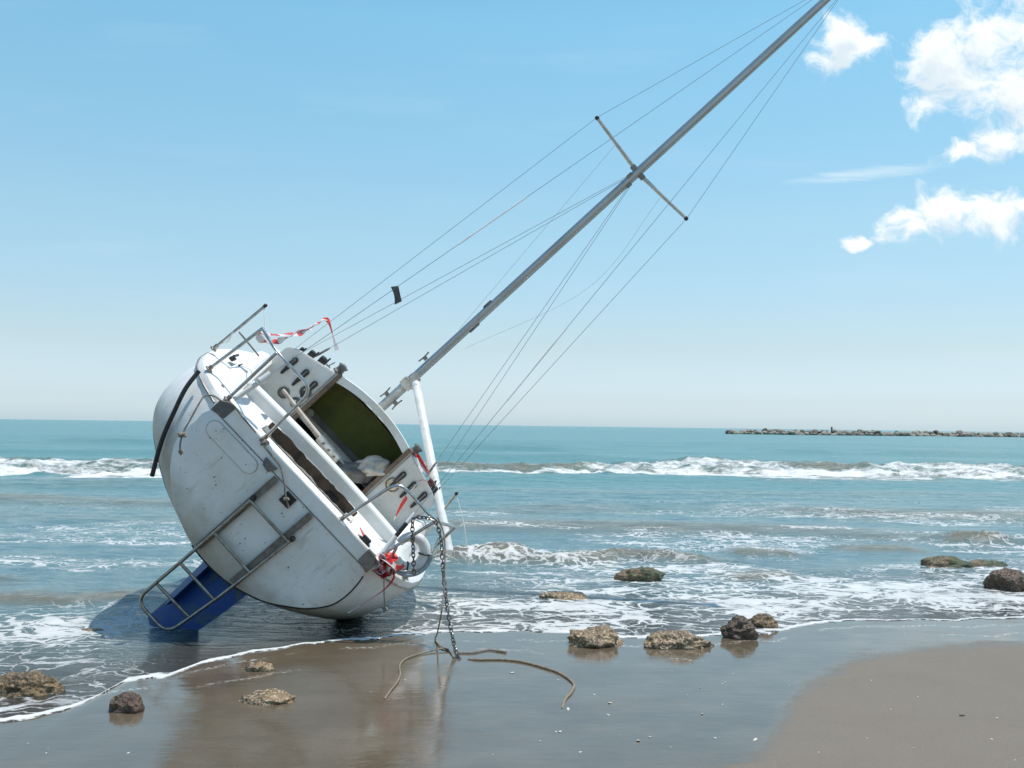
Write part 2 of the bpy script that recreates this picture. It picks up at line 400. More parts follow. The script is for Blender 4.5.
def grid_object(name, X, Y, Z, mats, attrs):
    nr, nc = X.shape
    me = bpy.data.meshes.new(name)
    co = np.stack([X, Y, Z], -1).reshape(-1, 3).astype(np.float32)
    i = np.arange(nr - 1)[:, None] * nc + np.arange(nc - 1)[None]
    q = np.stack([i, i + 1, i + nc + 1, i + nc], -1).reshape(-1, 4)
    me.vertices.add(len(co)); me.vertices.foreach_set('co', co.ravel())
    me.loops.add(q.size); me.loops.foreach_set('vertex_index', q.ravel().astype(np.int32))
    me.polygons.add(len(q)); me.polygons.foreach_set('loop_start', np.arange(0, q.size, 4, dtype=np.int32))
    me.polygons.foreach_set('use_smooth', np.ones(len(q), bool))
    me.update(calc_edges=True); me.materials.append(mats)
    for k, a in attrs.items():
        at = me.attributes.new(k, 'FLOAT', 'POINT'); at.data.foreach_set('value', a.ravel().astype(np.float32))
    o = bpy.data.objects.new(name, me); COL.objects.link(o)
    return o

# ------------------------------------------------------------------ sand
def sand_material():
    m, T, b = newmat('beach_sand')
    tc = T.new('ShaderNodeTexCoord'); vec = tc.outputs['Object']
    at = T.new('ShaderNodeAttribute'); at.attribute_name = 'dry'; dry = at.outputs['Fac']
    grain = T.noise(vec, 260, 3, 0.7); big = T.noise(vec, 1.6, 6, 0.6)
    dn = T.math('ADD', dry, T.math('MULTIPLY', T.math('SUBTRACT', T.noise(vec, 2.6, 7, 0.7), 0.5), 0.75))
    k = T.smooth(dn, 0.05, 0.95)
    wet = T.mix(T.smooth(big, 0.35, 0.7), (0.112, 0.086, 0.057), (0.145, 0.113, 0.077))
    damp = T.mix(T.smooth(grain, 0.3, 0.7), (0.160, 0.136, 0.106), (0.246, 0.214, 0.172))
    damp = T.mix(T.math('MULTIPLY', T.smooth(big, 0.4, 0.7), 0.35), damp, (0.175, 0.148, 0.115))
    spk = T.smooth(T.noise(vec, 85, 2, 0.5), 0.735, 0.775)
    c = T.mix(k, wet, damp)
    c = T.mix(T.math('MULTIPLY', spk, 0.5), c, (0.06, 0.05, 0.04))
    sc = T.new('ShaderNodeAttribute'); sc.attribute_name = 'scum'
    fl = T.math('MULTIPLY', sc.outputs['Fac'], T.smooth(T.noise(vec, 26, 5, 0.7), 0.46, 0.60))
    c = T.mix(T.math('MULTIPLY', fl, 0.75), c, (0.62, 0.60, 0.56))
    stv = T.vmath('MULTIPLY', vec, (0.8, 3.0, 1.0))
    c = T.mix(T.math('MULTIPLY', T.smooth(T.noise(stv, 2.2, 7, 0.68), 0.52, 0.66), T.math('MULTIPLY', T.math('SUBTRACT', 1.0, k), 0.32)), c, (0.075, 0.060, 0.042))
    T.link(c, b.inputs['Base Color'])
    pud = T.noise(T.vmath('MULTIPLY', vec, (0.7, 1.8, 1.0)), 1.1, 7, 0.66)
    rw = T.math('ADD', 0.035, T.math('MULTIPLY', T.smooth(pud, 0.46, 0.62), 0.16))
    mr = T.new('ShaderNodeMix'); T.link(k, mr.inputs[0]); T.link(rw, mr.inputs[2]); mr.inputs[3].default_value = 0.85
    T.link(mr.outputs[0], b.inputs['Roughness']); b.inputs['IOR'].default_value = 1.42
    mr2 = T.new('ShaderNodeMix'); T.link(k, mr2.inputs[0]); mr2.inputs[2].default_value = 1.0; mr2.inputs[3].default_value = 0.25
    T.link(mr2.outputs[0], b.inputs['Specular IOR Level'])
    st = T.vmath('MULTIPLY', vec, (1.0, 2.6, 1.0))
    b1 = T.new('ShaderNodeBump'); b1.inputs['Strength'].default_value = 0.14; b1.inputs['Distance'].default_value = 0.010
    T.link(T.noise(st, 5.5, 4, 0.55), b1.inputs['Height'])
    b2 = T.new('ShaderNodeBump'); b2.inputs['Distance'].default_value = 0.004
    T.link(T.math('ADD', 0.03, T.math('MULTIPLY', k, 0.8)), b2.inputs['Strength'])
    T.link(T.math('ADD', T.noise(vec, 190, 4, 0.7), T.math('MULTIPLY', T.noise(vec, 28, 6, 0.7), 2.2)), b2.inputs['Height']); T.link(b1.outputs[0], b2.inputs['Normal'])
    T.link(b2.outputs[0], b.inputs['Normal'])
    return m

def build_sand():
    xs = np.concatenate([-12 - np.geomspace(60, 0.3, 24), np.linspace(-12, 12, 560), 12 + np.geomspace(0.3, 60, 24)])
    ys = np.concatenate([-np.geomspace(60, 0.4, 24), np.linspace(0, 3.4, 24), np.linspace(3.5, 13, 380), np.geomspace(13.2, 70, 30)])
    X, Y = np.meshgrid(xs, ys); Z = sand_z(X, Y)
    bd = [G(a, b) for a, b in ((1024, 642), (935, 646), (860, 656), (805, 682), (782, 715), (765, 745), (735, 768))]
    bx = np.array([p.x for p in bd][::-1]); by = np.array([p.y for p in bd][::-1])
    o = np.argsort(by); xb = np.interp(Y, by[o], bx[o])
    lim = np.where(Y > by.max(), 99, xb)
    near = np.interp(Y, [-60, 2, by.min()], [-40, -3.0, bx[o][0]])
    lim = np.where(Y < by.min(), near, lim)
    topy = np.interp(X, np.sort(bx), by[np.argsort(bx)])
    d1 = (X - lim); d2 = (topy - Y)
    dry = np.where(Y < by.min(), sstep(d1, -0.35, 0.35), np.minimum(sstep(d1, -0.85, 0.75), sstep(d2, -0.45, 0.75)))
    dry = np.maximum(dry, sstep(-Y, -2.5, 0.5))
    ds = shore(X) - Y
    scum = bump1(ds, 0.16 + 0.35 * fbm(X * 0.8, X * 0 + 4, 3, 121), 0.035) * sstep(fbm(X * 1.7, Y * 1.7, 3, 122), 0.42, 0.58)
    scum = np.maximum(scum, 0.8 * bump1(ds, 0.55 + 0.7 * fbm(X * 0.5 + 8, X * 0, 3, 123), 0.03) * sstep(fbm(X * 1.3, Y * 1.3 + 5, 3, 124), 0.50, 0.62))
    ob = grid_object('sand', X, Y, Z, sand_material(), {'dry': dry, 'scum': scum}); ob['kind'] = 'structure'
build_sand()

# ------------------------------------------------------------------ sea
def water_material():
    m, T, b = newmat('sea_water')
    tc = T.new('ShaderNodeTexCoord'); vec = tc.outputs['Object']
    def att(n):
        a = T.new('ShaderNodeAttribute'); a.attribute_name = n; return a.outputs['Fac']
    foam, silt, far, brk = att('foam'), att('silt'), att('far'), att('froth')
    near_c = T.mix(T.smooth(T.noise(vec, 0.7, 5, 0.6), 0.35, 0.7), (0.125, 0.205, 0.215), (0.090, 0.172, 0.192))
    c = T.mix(far, near_c, (0.085, 0.225, 0.225))
    c = T.mix(att('thin'), c, (0.046, 0.042, 0.033))      # thin water over wet sand, made darker still to deepen the boat's shadow
    c = T.mix(T.math('MULTIPLY', silt, 0.9), c, (0.165, 0.138, 0.085))
    # lacy foam: stretched cells, thinned and thickened by the local amount of foam
    wv = T.new('ShaderNodeTexNoise'); wv.inputs['Scale'].default_value = 1.5; wv.inputs['Detail'].default_value = 6
    T.link(vec, wv.inputs['Vector'])
    wob = T.vmath('MULTIPLY', T.vmath('SUBTRACT', wv.outputs['Color'], (0.5, 0.5, 0.5)), (2.2, 1.1, 0))
    sv = T.vmath('MULTIPLY', T.vmath('ADD', vec, wob), (1.0, 1.5, 0.0))
    vo = T.new('ShaderNodeTexVoronoi'); vo.feature = 'DISTANCE_TO_EDGE'; vo.inputs['Scale'].default_value = 3.1; T.link(sv, vo.inputs['Vector'])
    vo2 = T.new('ShaderNodeTexVoronoi'); vo2.feature = 'DISTANCE_TO_EDGE'; vo2.inputs['Scale'].default_value = 8.3; T.link(sv, vo2.inputs['Vector'])
    patch = T.noise(T.vmath('MULTIPLY', vec, (0.75, 1.25, 0)), 1.15, 5, 0.62)
    amt = T.math('MULTIPLY', foam, T.smooth(patch, 0.24, 0.66))
    w1 = T.math('MULTIPLY', amt, 0.30); w2 = T.math('MULTIPLY', T.math('SUBTRACT', amt, 0.25), 0.22)
    fine = T.math('MULTIPLY', T.math('SUBTRACT', T.noise(vec, 22, 5, 0.7), 0.5), 0.10)
    l1 = T.smooth(T.math('SUBTRACT', T.math('ADD', w1, fine), vo.outputs['Distance']), -0.02, 0.10)
    l2 = T.smooth(T.math('SUBTRACT', T.math('ADD', w2, fine), vo2.outputs['Distance']), -0.02, 0.09)
    solid = T.smooth(T.math('ADD', foam, T.math('MULTIPLY', T.math('SUBTRACT', T.noise(vec, 9, 6, 0.7), 0.5), 0.9)), 0.92, 1.25)
    lace = T.math('MULTIPLY', T.math('MAXIMUM', l1, l2), T.math('ADD', 0.5, T.math('MULTIPLY', T.noise(vec, 3.0, 5, 0.6), 0.55)))
    lace = T.math('MULTIPLY', lace, T.smooth(foam, 0.03, 0.2))
    # breaker froth: soft lumps with bottle-green gaps
    fr = T.math('ADD', brk, T.math('MULTIPLY', T.math('SUBTRACT', T.noise(T.vmath('MULTIPLY', vec, (0.8, 1.3, 2.6)), 1.9, 9, 0.78), 0.5), 2.4))
    froth = T.smooth(fr, 0.38, 0.95)
    froth = T.math('MULTIPLY', froth, T.smooth(brk, 0.02, 0.15))
    spk = att('speckle')
    sp = T.math('ADD', spk, T.math('MULTIPLY', T.math('SUBTRACT', T.noise(T.vmath('MULTIPLY', vec, (1.0, 1.3, 1.6)), 13, 7, 0.72), 0.5), 2.0))
    sp = T.math('MULTIPLY', T.smooth(sp, 0.45, 0.85), T.smooth(spk, 0.02, 0.2))
    F = T.math('MINIMUM', T.math('MAXIMUM', T.math('MAXIMUM', lace, solid), T.math('MAXIMUM', froth, sp)), 0.95)
    fcol = T.mix(T.smooth(T.noise(vec, 6, 5, 0.7), 0.35, 0.7), (0.80, 0.80, 0.79), (0.62, 0.63, 0.61))
    c = T.mix(F, c, fcol)
    T.link(c, b.inputs['Base Color'])
    rm = T.new('ShaderNodeMix'); T.link(F, rm.inputs[0]); T.link(T.math('ADD', 0.07, T.math('MULTIPLY', far, 0.16)), rm.inputs[2]); rm.inputs[3].default_value = 0.8
    T.link(rm.outputs[0], b.inputs['Roughness']); b.inputs['IOR'].default_value = 1.333
    s1 = T.vmath('MULTIPLY', vec, (0.55, 1.6, 1.0))
    h1 = T.noise(s1, 1.4, 4, 0.55); h2 = T.noise(s1, 4.2, 7, 0.66)
    b1 = T.new('ShaderNodeBump'); T.link(T.math('ADD', 0.15, T.math('MULTIPLY', far, 0.25)), b1.inputs['Distance'])
    T.link(T.math('ADD', 0.25, T.math('MULTIPLY', far, 0.5)), b1.inputs['Strength']); T.link(h1, b1.inputs['Height'])
    b2 = T.new('ShaderNodeBump'); b2.inputs['Distance'].default_value = 0.05; b2.inputs['Strength'].default_value = 0.7
    T.link(h2, b2.inputs['Height']); T.link(b1.outputs[0], b2.inputs['Normal'])
    b3 = T.new('ShaderNodeBump'); b3.inputs['Distance'].default_value = 0.02; b3.inputs['Strength'].default_value = 0.6
    T.link(T.math('MULTIPLY', F, T.math('ADD', 0.6, T.noise(vec, 35, 4, 0.7))), b3.inputs['Height']); T.link(b2.outputs[0], b3.inputs['Normal'])
    T.link(b3.outputs[0], b.inputs['Normal'])
    return m

def sea_fields(X, Y, D):
    "height of the sea and the amounts of foam, silt and froth at each place"
    z = 0.0035 + 0.037 * sstep(D, 0.0, 3.0)
    amp = sstep(D, 0.4, 4.0)
    z = z + amp * 0.028 * (fbm(X * 0.55, Y * 1.5, 4, 11) - 0.5)
    far = sstep(Y, 12, 42)
    rip = fbm(X * 1.1 + 0.6 * Y, Y * 3.0, 3, 13) - 0.5; rip2 = fbm(X * 2.6 - Y * 0.8, Y * 6.5, 3, 15) - 0.5
    z = z + sstep(D, 1.0, 5.0) * sstep(-Y, -90, -40) * (0.050 * rip + 0.026 * rip2) * (0.7 + 0.6 * fbm(X * 0.12, Y * 0.2, 3, 17))
    sw = np.sin(Y * 0.62 + 2.2 * fbm(X * 0.06, Y * 0.05, 3, 21) * 3 + X * 0.02)
    z = z + sstep(Y, 14, 30) * 0.07 * sw * sstep(900 - Y, 0, 500)
    z = z + sstep(Y, 18, 60) * 0.16 * (fbm(X * 0.12, Y * 0.34, 4, 31) - 0.5)
    foam = np.zeros_like(z); silt = np.zeros_like(z); froth = np.zeros_like(z); spk = np.zeros_like(z)
    # the wash on the beach
    big = fbm(X * 0.45 + 5, Y * 0.5, 3, 41)
    wash = sstep(D, 5.6, 1.2) * (0.34 + 0.9 * sstep(big, 0.34, 0.68))
    wash = np.maximum(wash, 0.66 * sstep(D, 22, 5) * sstep(fbm(X * 0.32, Y * 0.75, 4, 43), 0.42, 0.62))
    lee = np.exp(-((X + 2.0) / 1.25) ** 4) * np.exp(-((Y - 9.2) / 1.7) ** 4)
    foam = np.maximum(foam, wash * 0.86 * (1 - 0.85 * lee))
    lip = bump1(D, 0.045 + 0.04 * fbm(X * 2.2, X * 0 + 3, 2, 44), 0.025 + 0.05 * fbm(X * 1.1, X * 0, 2, 45) ** 1.5)
    foam = np.maximum(foam, lip * (0.35 + 1.35 * sstep(fbm(X * 1.5, X * 0 + 2, 4, 47), 0.28, 0.62)))
    z = z + 0.004 * lip * (0.6 + 0.8 * fbm(X * 9, Y * 9, 3, 46))
    # small waves close in: (centre x, y, half length, height, foam)
    for (cx, cy, hl, h, fo, sd) in SMALL:
        wob = (fbm((X + sd * 3) * 0.8, X * 0 + sd, 4, 50 + sd) - 0.5) * 1.0
        yc = cy + wob; t = Y - yc
        along = np.exp(-np.abs((X - cx) / hl) ** 4) * (0.62 + 0.5 * fbm(X * 2.3 + sd, X * 0, 3, 60 + sd))
        prof = np.where(t < 0, np.exp(-(t / 0.22) ** 2), np.exp(-(t / 0.75) ** 2))
        lump = 0.62 + 0.5 * fbm(X * 4, Y * 4, 3, 70 + sd) + 0.40 * (fbm(X * 14, Y * 14, 4, 75 + sd) - 0.3) * fo
        z = z + h * along * prof * lump
        band = np.where(t < 0, np.exp(-(t / 0.30) ** 2), np.exp(-(t / 0.40) ** 2))
        silt = np.maximum(silt, np.clip(along * 1.4, 0, 1) * band)
        spk = np.maximum(spk, 0.38 * fo * np.clip(along * 1.3, 0, 1) * band * (0.55 + 0.8 * sstep(fbm(X * 1.5, Y * 1.5, 3, 85 + sd), 0.4, 0.62)))
        foam = np.maximum(foam, 0.62 * fo * along * bump1(t, -0.42, 0.36))
    # the line of breakers
    bx = fbm(X * 0.11 + 2, X * 0, 4, 91)
    yb = np.interp(X, [-60, -14, -4, 8, 22, 60], [37.5, 38.0, 41.0, 44.5, 45.5, 48]) + (bx - 0.5) * 3.2
    h = np.interp(X, [-60, -14, -6, 2, 8, 20, 60], [0.30, 0.33, 0.34, 0.41, 0.42, 0.36, 0.34]) * (0.72 + 0.55 * fbm(X * 0.35, X * 0, 4, 93))
    t = Y - yb
    prof = np.where(t < 0, np.exp(-(t / 1.0) ** 2), np.exp(-(t / 3.2) ** 2))
    rough = (fbm(X * 1.7, Y * 1.7, 5, 95) - 0.5)
    broken = sstep(fbm(X * 0.16 + 9, X * 0 + 3, 3, 97), 0.40, 0.56)
    broken = np.where(X < -3, np.maximum(broken, 0.8), broken); broken = np.where(X > 17, np.maximum(broken, 0.7), broken)
    z = z + h * prof * (1 + 0.45 * rough) + 0.42 * rough * bump1(t, -1.3, 1.5) * (0.4 + broken)
    silt = np.maximum(silt, (0.95 - 0.35 * broken) * np.where(t < 0, np.exp(-(t / 1.6) ** 2), np.exp(-(t / 1.0) ** 2)))
    reach = 2.2 + 9.0 * sstep(fbm(X * 0.24, X * 0 + 8, 4, 98), 0.34, 0.68) + 3.0 * (fbm(X * 0.9, Y * 0.5, 3, 96) - 0.5)
    apron = sstep(t, -reach, -reach * 0.45) * sstep(-t, 0.3, 1.3)
    froth = np.maximum(froth, apron * (0.62 + 0.42 * sstep(fbm(X * 0.5, Y * 0.8, 4, 94), 0.35, 0.6)))
    spk = np.maximum(spk, 0.40 * bump1(t, 0.0, 1.0)); silt = np.maximum(silt, 0.7 * apron)
    froth = np.maximum(froth, broken * bump1(t, -0.35, 0.9) * 0.78)
    froth = np.maximum(froth, 0.36 * bump1(t, 0.0, 0.6) * (1 - broken))
    froth = np.maximum(froth, 0.26 * sstep(t, -11, -3) * sstep(-t, 2, 4) * sstep(fbm(X * 0.25, Y * 0.4, 3, 99), 0.45, 0.7))
    # gentle swell in front of and behind the breakers
    for (yc, hh, w) in ((29.5, 0.14, 1.6), (24.0, 0.09, 1.3), (19.0, 0.07, 1.0), (58, 0.30, 4.0), (80, 0.3, 5.0)):
        a = 0.4 + 1.1 * sstep(fbm(X * 0.09 + yc, X * 0, 3, 101), 0.4, 0.65)
        yy = yc + (fbm(X * 0.10 + yc, X * 0, 3, 103) - 0.5) * 5
        z = z + hh * a * np.where(Y < yy, np.exp(-((Y - yy) / w) ** 2), np.exp(-((Y - yy) / (w * 2)) ** 2))
        silt = np.maximum(silt, (0.55 if yc < 40 else 0.15) * a * bump1(Y, yy - w * 0.3, w * 0.9) * (1 if yc < 40 else 0.5))
    return z, foam, silt, far, froth, spk

def gp(px, py): p = G(px, py); return p.x, p.y
SMALL = [(*gp(585, 563), 1.95, 0.15, 1.0, 1), (*gp(480, 563), 0.8, 0.15, 1.0, 2), (*gp(762, 556), 0.55, 0.11, 0.6, 3),
         (*gp(975, 546), 0.62, 0.16, 1.0, 4), (*gp(50, 604), 1.2, 0.07, 0.55, 5), (*gp(880, 553), 0.7, 0.05, 0.2, 6),
         (*gp(760, 582), 0.5, 0.05, 0.7, 7), (*gp(1100, 548), 1.4, 0.15, 1.0, 8), (*gp(330, 560), 1.0, 0.10, 0.8, 9), (*gp(-150, 590), 1.6, 0.11, 0.8, 10)]

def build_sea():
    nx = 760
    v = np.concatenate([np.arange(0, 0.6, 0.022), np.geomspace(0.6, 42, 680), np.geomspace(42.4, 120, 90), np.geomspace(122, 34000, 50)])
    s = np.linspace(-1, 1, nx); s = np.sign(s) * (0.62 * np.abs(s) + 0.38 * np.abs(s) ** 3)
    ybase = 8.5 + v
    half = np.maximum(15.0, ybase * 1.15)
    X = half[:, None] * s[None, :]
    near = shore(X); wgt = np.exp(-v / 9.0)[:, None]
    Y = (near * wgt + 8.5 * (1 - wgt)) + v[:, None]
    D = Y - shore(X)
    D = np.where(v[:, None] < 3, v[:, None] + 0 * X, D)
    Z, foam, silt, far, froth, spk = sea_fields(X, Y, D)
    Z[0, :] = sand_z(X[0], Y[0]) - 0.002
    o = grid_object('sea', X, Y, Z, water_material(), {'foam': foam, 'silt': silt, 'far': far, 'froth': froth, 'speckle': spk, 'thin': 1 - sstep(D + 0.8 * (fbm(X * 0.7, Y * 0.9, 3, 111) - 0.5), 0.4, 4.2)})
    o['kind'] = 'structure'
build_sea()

# ------------------------------------------------------------------ breakwater on the horizon
def rock_mesh(name, size, seed, m, sub=4, rough=0.35, flat=0.0, sharp=1.0):
    bm = bmesh.new(); bmesh.ops.create_icosphere(bm, subdivisions=sub, radius=1.0)
    off = Vector((seed * 7.1, seed * 3.3, -seed * 5.7))
    for v in bm.verts:
        p = v.co.copy()
        d = mnoise.noise(p * 1.0 + off) * 0.95 + mnoise.noise(p * 2.3 + off) * 0.5
        d += sharp * (0.20 * abs(mnoise.noise(p * 5 + off)) * 1.6 + 0.16 * mnoise.noise(p * 9 + off) + 0.18 * mnoise.noise(p * 19 + off) + 0.10 * mnoise.noise(p * 37 + off))
        q = p * (1 + rough * d)
        if q.z < -0.55: q.z = -0.55 + (q.z + 0.55) * 0.2
        v.co = Vector((q.x * size[0], q.y * size[1], q.z * size[2]))
    bmesh.ops.smooth_vert(bm, verts=bm.verts, factor=0.25, use_axis_x=True, use_axis_y=True, use_axis_z=True)
    me = bpy.data.meshes.new(name); bm.to_mesh(me); bm.free(); me.materials.append(m)
    me.polygons.foreach_set('use_smooth', [True] * len(me.polygons))
    return me

def build_breakwater():
    protos = [rock_mesh('boulder', (1.25, 1.1, 0.85), 20 + k, M['boulder'] if k % 3 else M['boulder_d'], 2, 0.5) for k in range(9)]
    lab = 'pale boulder in the long low breakwater on the horizon'
    n = 0
    for layer, (zz, cnt, dy) in enumerate(((0.15, 118, -1.6), (0.62, 104, 0.0), (0.95, 68, 1.2))):
        for k in range(cnt):
            t = (k + 0.5 + random.uniform(-0.35, 0.35)) / cnt
            if layer == 2: t = 0.02 + 0.98 * t
            x = 73 + 165 * t; y = 338 + 42 * t + dy + random.uniform(-0.6, 0.6)
            o = bpy.data.objects.new('boulder', random.choice(protos)); COL.objects.link(o)
            sc = random.uniform(0.55, 1.1)
            o.location = (x, y, zz * min(1, 0.35 + t * 14) + random.uniform(-0.3, 0.3)); o.scale = (sc * random.uniform(0.9, 1.4), sc, sc * random.uniform(0.8, 1.15))
            o.rotation_euler = (random.uniform(-.5, .5), random.uniform(-.5, .5), random.uniform(0, 6.28))
            tag(o, lab, 'boulder', 'boulders of the far breakwater'); n += 1
    mb = MB(); x, y = 73 + 165 * 0.235, 338 + 42 * 0.235
    mb.lathe((x, y, 1.2), (0, 0, 1), [(0.26, 0), (0.24, 1.1), (0.36, 1.12), (0.36, 1.45), (0.18, 1.65), (0.05, 1.8)], 10)
    tag(mb.build('marker_post', M['post']), 'tiny dark marker post standing on the distant breakwater', 'marker post')
build_breakwater()

# ------------------------------------------------------------------ the boat: frame (x starboard, y forward, z up the mast)
HEEL = math.radians(47.6)
BF = ray(510, 290).normalized()
bu = (UPV - BF * UPV.dot(BF)).normalized(); br = BF.cross(bu)
BZ = math.cos(HEEL) * bu + math.sin(HEEL) * br; BX = BF.cross(BZ)
BO = EYEP + ray(291, 490) * 9.0
BM = Matrix(((BX.x, BF.x, BZ.x, BO.x), (BX.y, BF.y, BZ.y, BO.y), (BX.z, BF.z, BZ.z, BO.z), (0, 0, 0, 1)))
BI = BM.inverted()
boat = bpy.data.objects.new('sailboat', None); COL.objects.link(boat); boat.matrix_world = BM
tag(boat, 'white sailing yacht stranded on its starboard side at the water edge', 'sailboat')
def BW(x, y, z): return BM @ Vector((x, y, z))          # boat frame to world
def BP(px, py, y):                                       # line of sight meets the boat's cross-section at y
    d = ray(px, py); t = ((BO + BF * y - EYEP).dot(BF)) / d.dot(BF)
    return BI @ (EYEP + d * t)

WY = [0, 0.06, 0.15, 0.3, 0.5, 0.8, 1.2, 1.8, 2.4, 3.0, 3.7, 4.4, 5.1, 5.8, 6.4, 6.9, 7.2]
WB = [1.0, 1.09, 1.20, 1.34, 1.45, 1.53, 1.575, 1.57, 1.51, 1.40, 1.22, 0.99, 0.74, 0.48, 0.27, 0.10, 0.02]
def wbeam(y): return float(np.interp(y, WY, WB))
def sheer(y): return -0.045 * y
def depth(y): return float(np.interp(y, [0, 0.5, 1.2, 2.4, 3.6, 5, 6.2, 7.2], [1.03, 1.14, 1.24, 1.28, 1.2, 0.95, 0.6, 0.15]))
SEC = [(1.0, 0.0), (1.035, 0.12), (1.05, 0.27), (1.03, 0.42), (0.965, 0.54), (0.875, 0.65), (0.765, 0.74), (0.62, 0.845), (0.45, 0.92), (0.24, 0.98), (0.0, 1.0)]
def section(y):
    w, d, zs = wbeam(y), depth(y), sheer(y)
    vee = float(np.interp(y, [0, 3.5, 6, 7.2], [0, 0.0, 0.45, 0.8]))
    out = []
    for (a, bz) in SEC:
        flare = a if y < 0.01 else 1 + (a - 1) * float(np.interp(y, [0, 0.4], [1.0, 1.0])) if a < 1 else 1 + (a - 1) * float(np.interp(y, [0, 0.8, 3], [1, 0.4, 0.5]))
        a2 = flare * (1 - vee) + (1 - bz) ** 0.8 * vee
        out.append((w * a2, zs - d * bz))
    return out

def build_hull():
    ys = [0, 0.03, 0.06, 0.1, 0.15, 0.22, 0.3, 0.4, 0.5, 0.65, 0.8, 1.0, 1.25, 1.5, 1.8, 2.1, 2.5, 3, 3.5, 4, 4.5, 5, 5.4, 5.8, 6.1, 6.4, 6.7, 6.95, 7.2]
    rows = []
    for y in ys:
        s = section(y); h = [(x, y, z) for x, z in s]
        g = min(1.0, y / 0.35)                                   # the side it lies on is pressed a little flat
        hs = [(x * (1 - 0.085 * g * math.sin(math.pi * k / (len(h) - 1)) ** 0.7), yy, z) for k, (x, yy, z) in enumerate(h)]
        rows.append(hs[:-1] + [(0, y, s[-1][1])] + [(-x, yy, z) for x, yy, z in h[-2::-1]])
    mb = MB(); mb.loft(rows)
    hull = mb.build('hull', M['hull'], boat, angle=60)
    md = hull.modifiers.new('smooth', 'SUBSURF'); md.levels = 1; md.render_levels = 2
    md.boundary_smooth = 'PRESERVE_CORNERS'
    # transom panel just inside the hull's end
    s = section(0); edge = [(x, z) for x, z in s] + [(-x, z) for x, z in s[-2::-1]]
    edge = [Vector((x, 0, z)) for x, z in edge]
    ed = spline(edge, 4)
    mb = MB(); n = len(ed); rings = []
    for k, (f, yy) in enumerate(((1.0, 0.0), (0.985, -0.016), (0.8, -0.02), (0.5, -0.022), (0.2, -0.022))):
        rings.append([(p.x * f, yy, (p.z + 0.45) * f - 0.45) for p in ed])
    mb.loft([r + [r[0]] for r in rings]); k = len(mb.v)
    last = [tuple(q) for q in rings[-1]]
    mb.add(last, [tuple(range(n))])
    tr = mb.build('transom', M['transom'], boat, angle=50)
    mb = MB(); mb.tube([p + Vector((0, -0.004, -0.004)) for p in ed[2:len(ed) // 2 + 5]], 0.008, 6)
    mb.build('transom_edging', M['rubber'], tr)
    mb = MB(); mb.tube([(-0.94, -0.018, -0.002), (0.94, -0.018, -0.002)], 0.0045, 6)
    mb.build('deck_seam', M['dull'], tr)
    # raised blank panel with rounded ends
    mb = MB(); pts = []
    cx0, cx1, zc, rr = -0.86, -0.42, -0.115, 0.075
    for k in range(13): w = math.pi / 2 + math.pi * k / 12; pts.append((cx0 + rr * math.cos(w), zc + rr * math.sin(w)))
    for k in range(13): w = -math.pi / 2 + math.pi * k / 12; pts.append((cx1 + rr * math.cos(w), zc + rr * math.sin(w)))
    mb.prism(pts, -0.034, -0.012); mb.build('engine_pad', M['transom'], tr, bevel=0.004)
    mb = MB(); mb.tube([(x, -0.024, z) for x, z in pts], 0.0055, 6, closed=True); mb.build('pad_seam', M['edge'], tr)
    mb = MB()
    for q in ((-0.84, -0.115), (-0.44, -0.13), (-0.30, -0.02), (-0.62, -0.005), (0.1, -0.2), (-0.55, -0.42), (-0.49, -0.46), (0.5, -0.5)):
        mb.lathe((q[0], -0.02, q[1]), (0, -1, 0), [(0.006, 0), (0.006, 0.014), (0.003, 0.018)], 8)
    mb.build('bolt_heads', M['dull'], tr)
    # square vent and two pad fittings along the top edge
    mb = MB(); mb.box((0.045, -0.03, -0.075), (0.115, 0.02, 0.115)); mb.box((0.045, -0.042, -0.075), (0.075, 0.012, 0.075))
    mb.build('vent', M['black'], tr, bevel=0.003)
    mb = MB(); mb.prism([(-0.37, 0.05), (-0.22, 0.05), (-0.26, -0.03), (-0.34, -0.015)], -0.05, -0.012)
    mb.build('mounting_plate', M['grey'], tr, bevel=0.003)
    return tr
transom = build_hull()

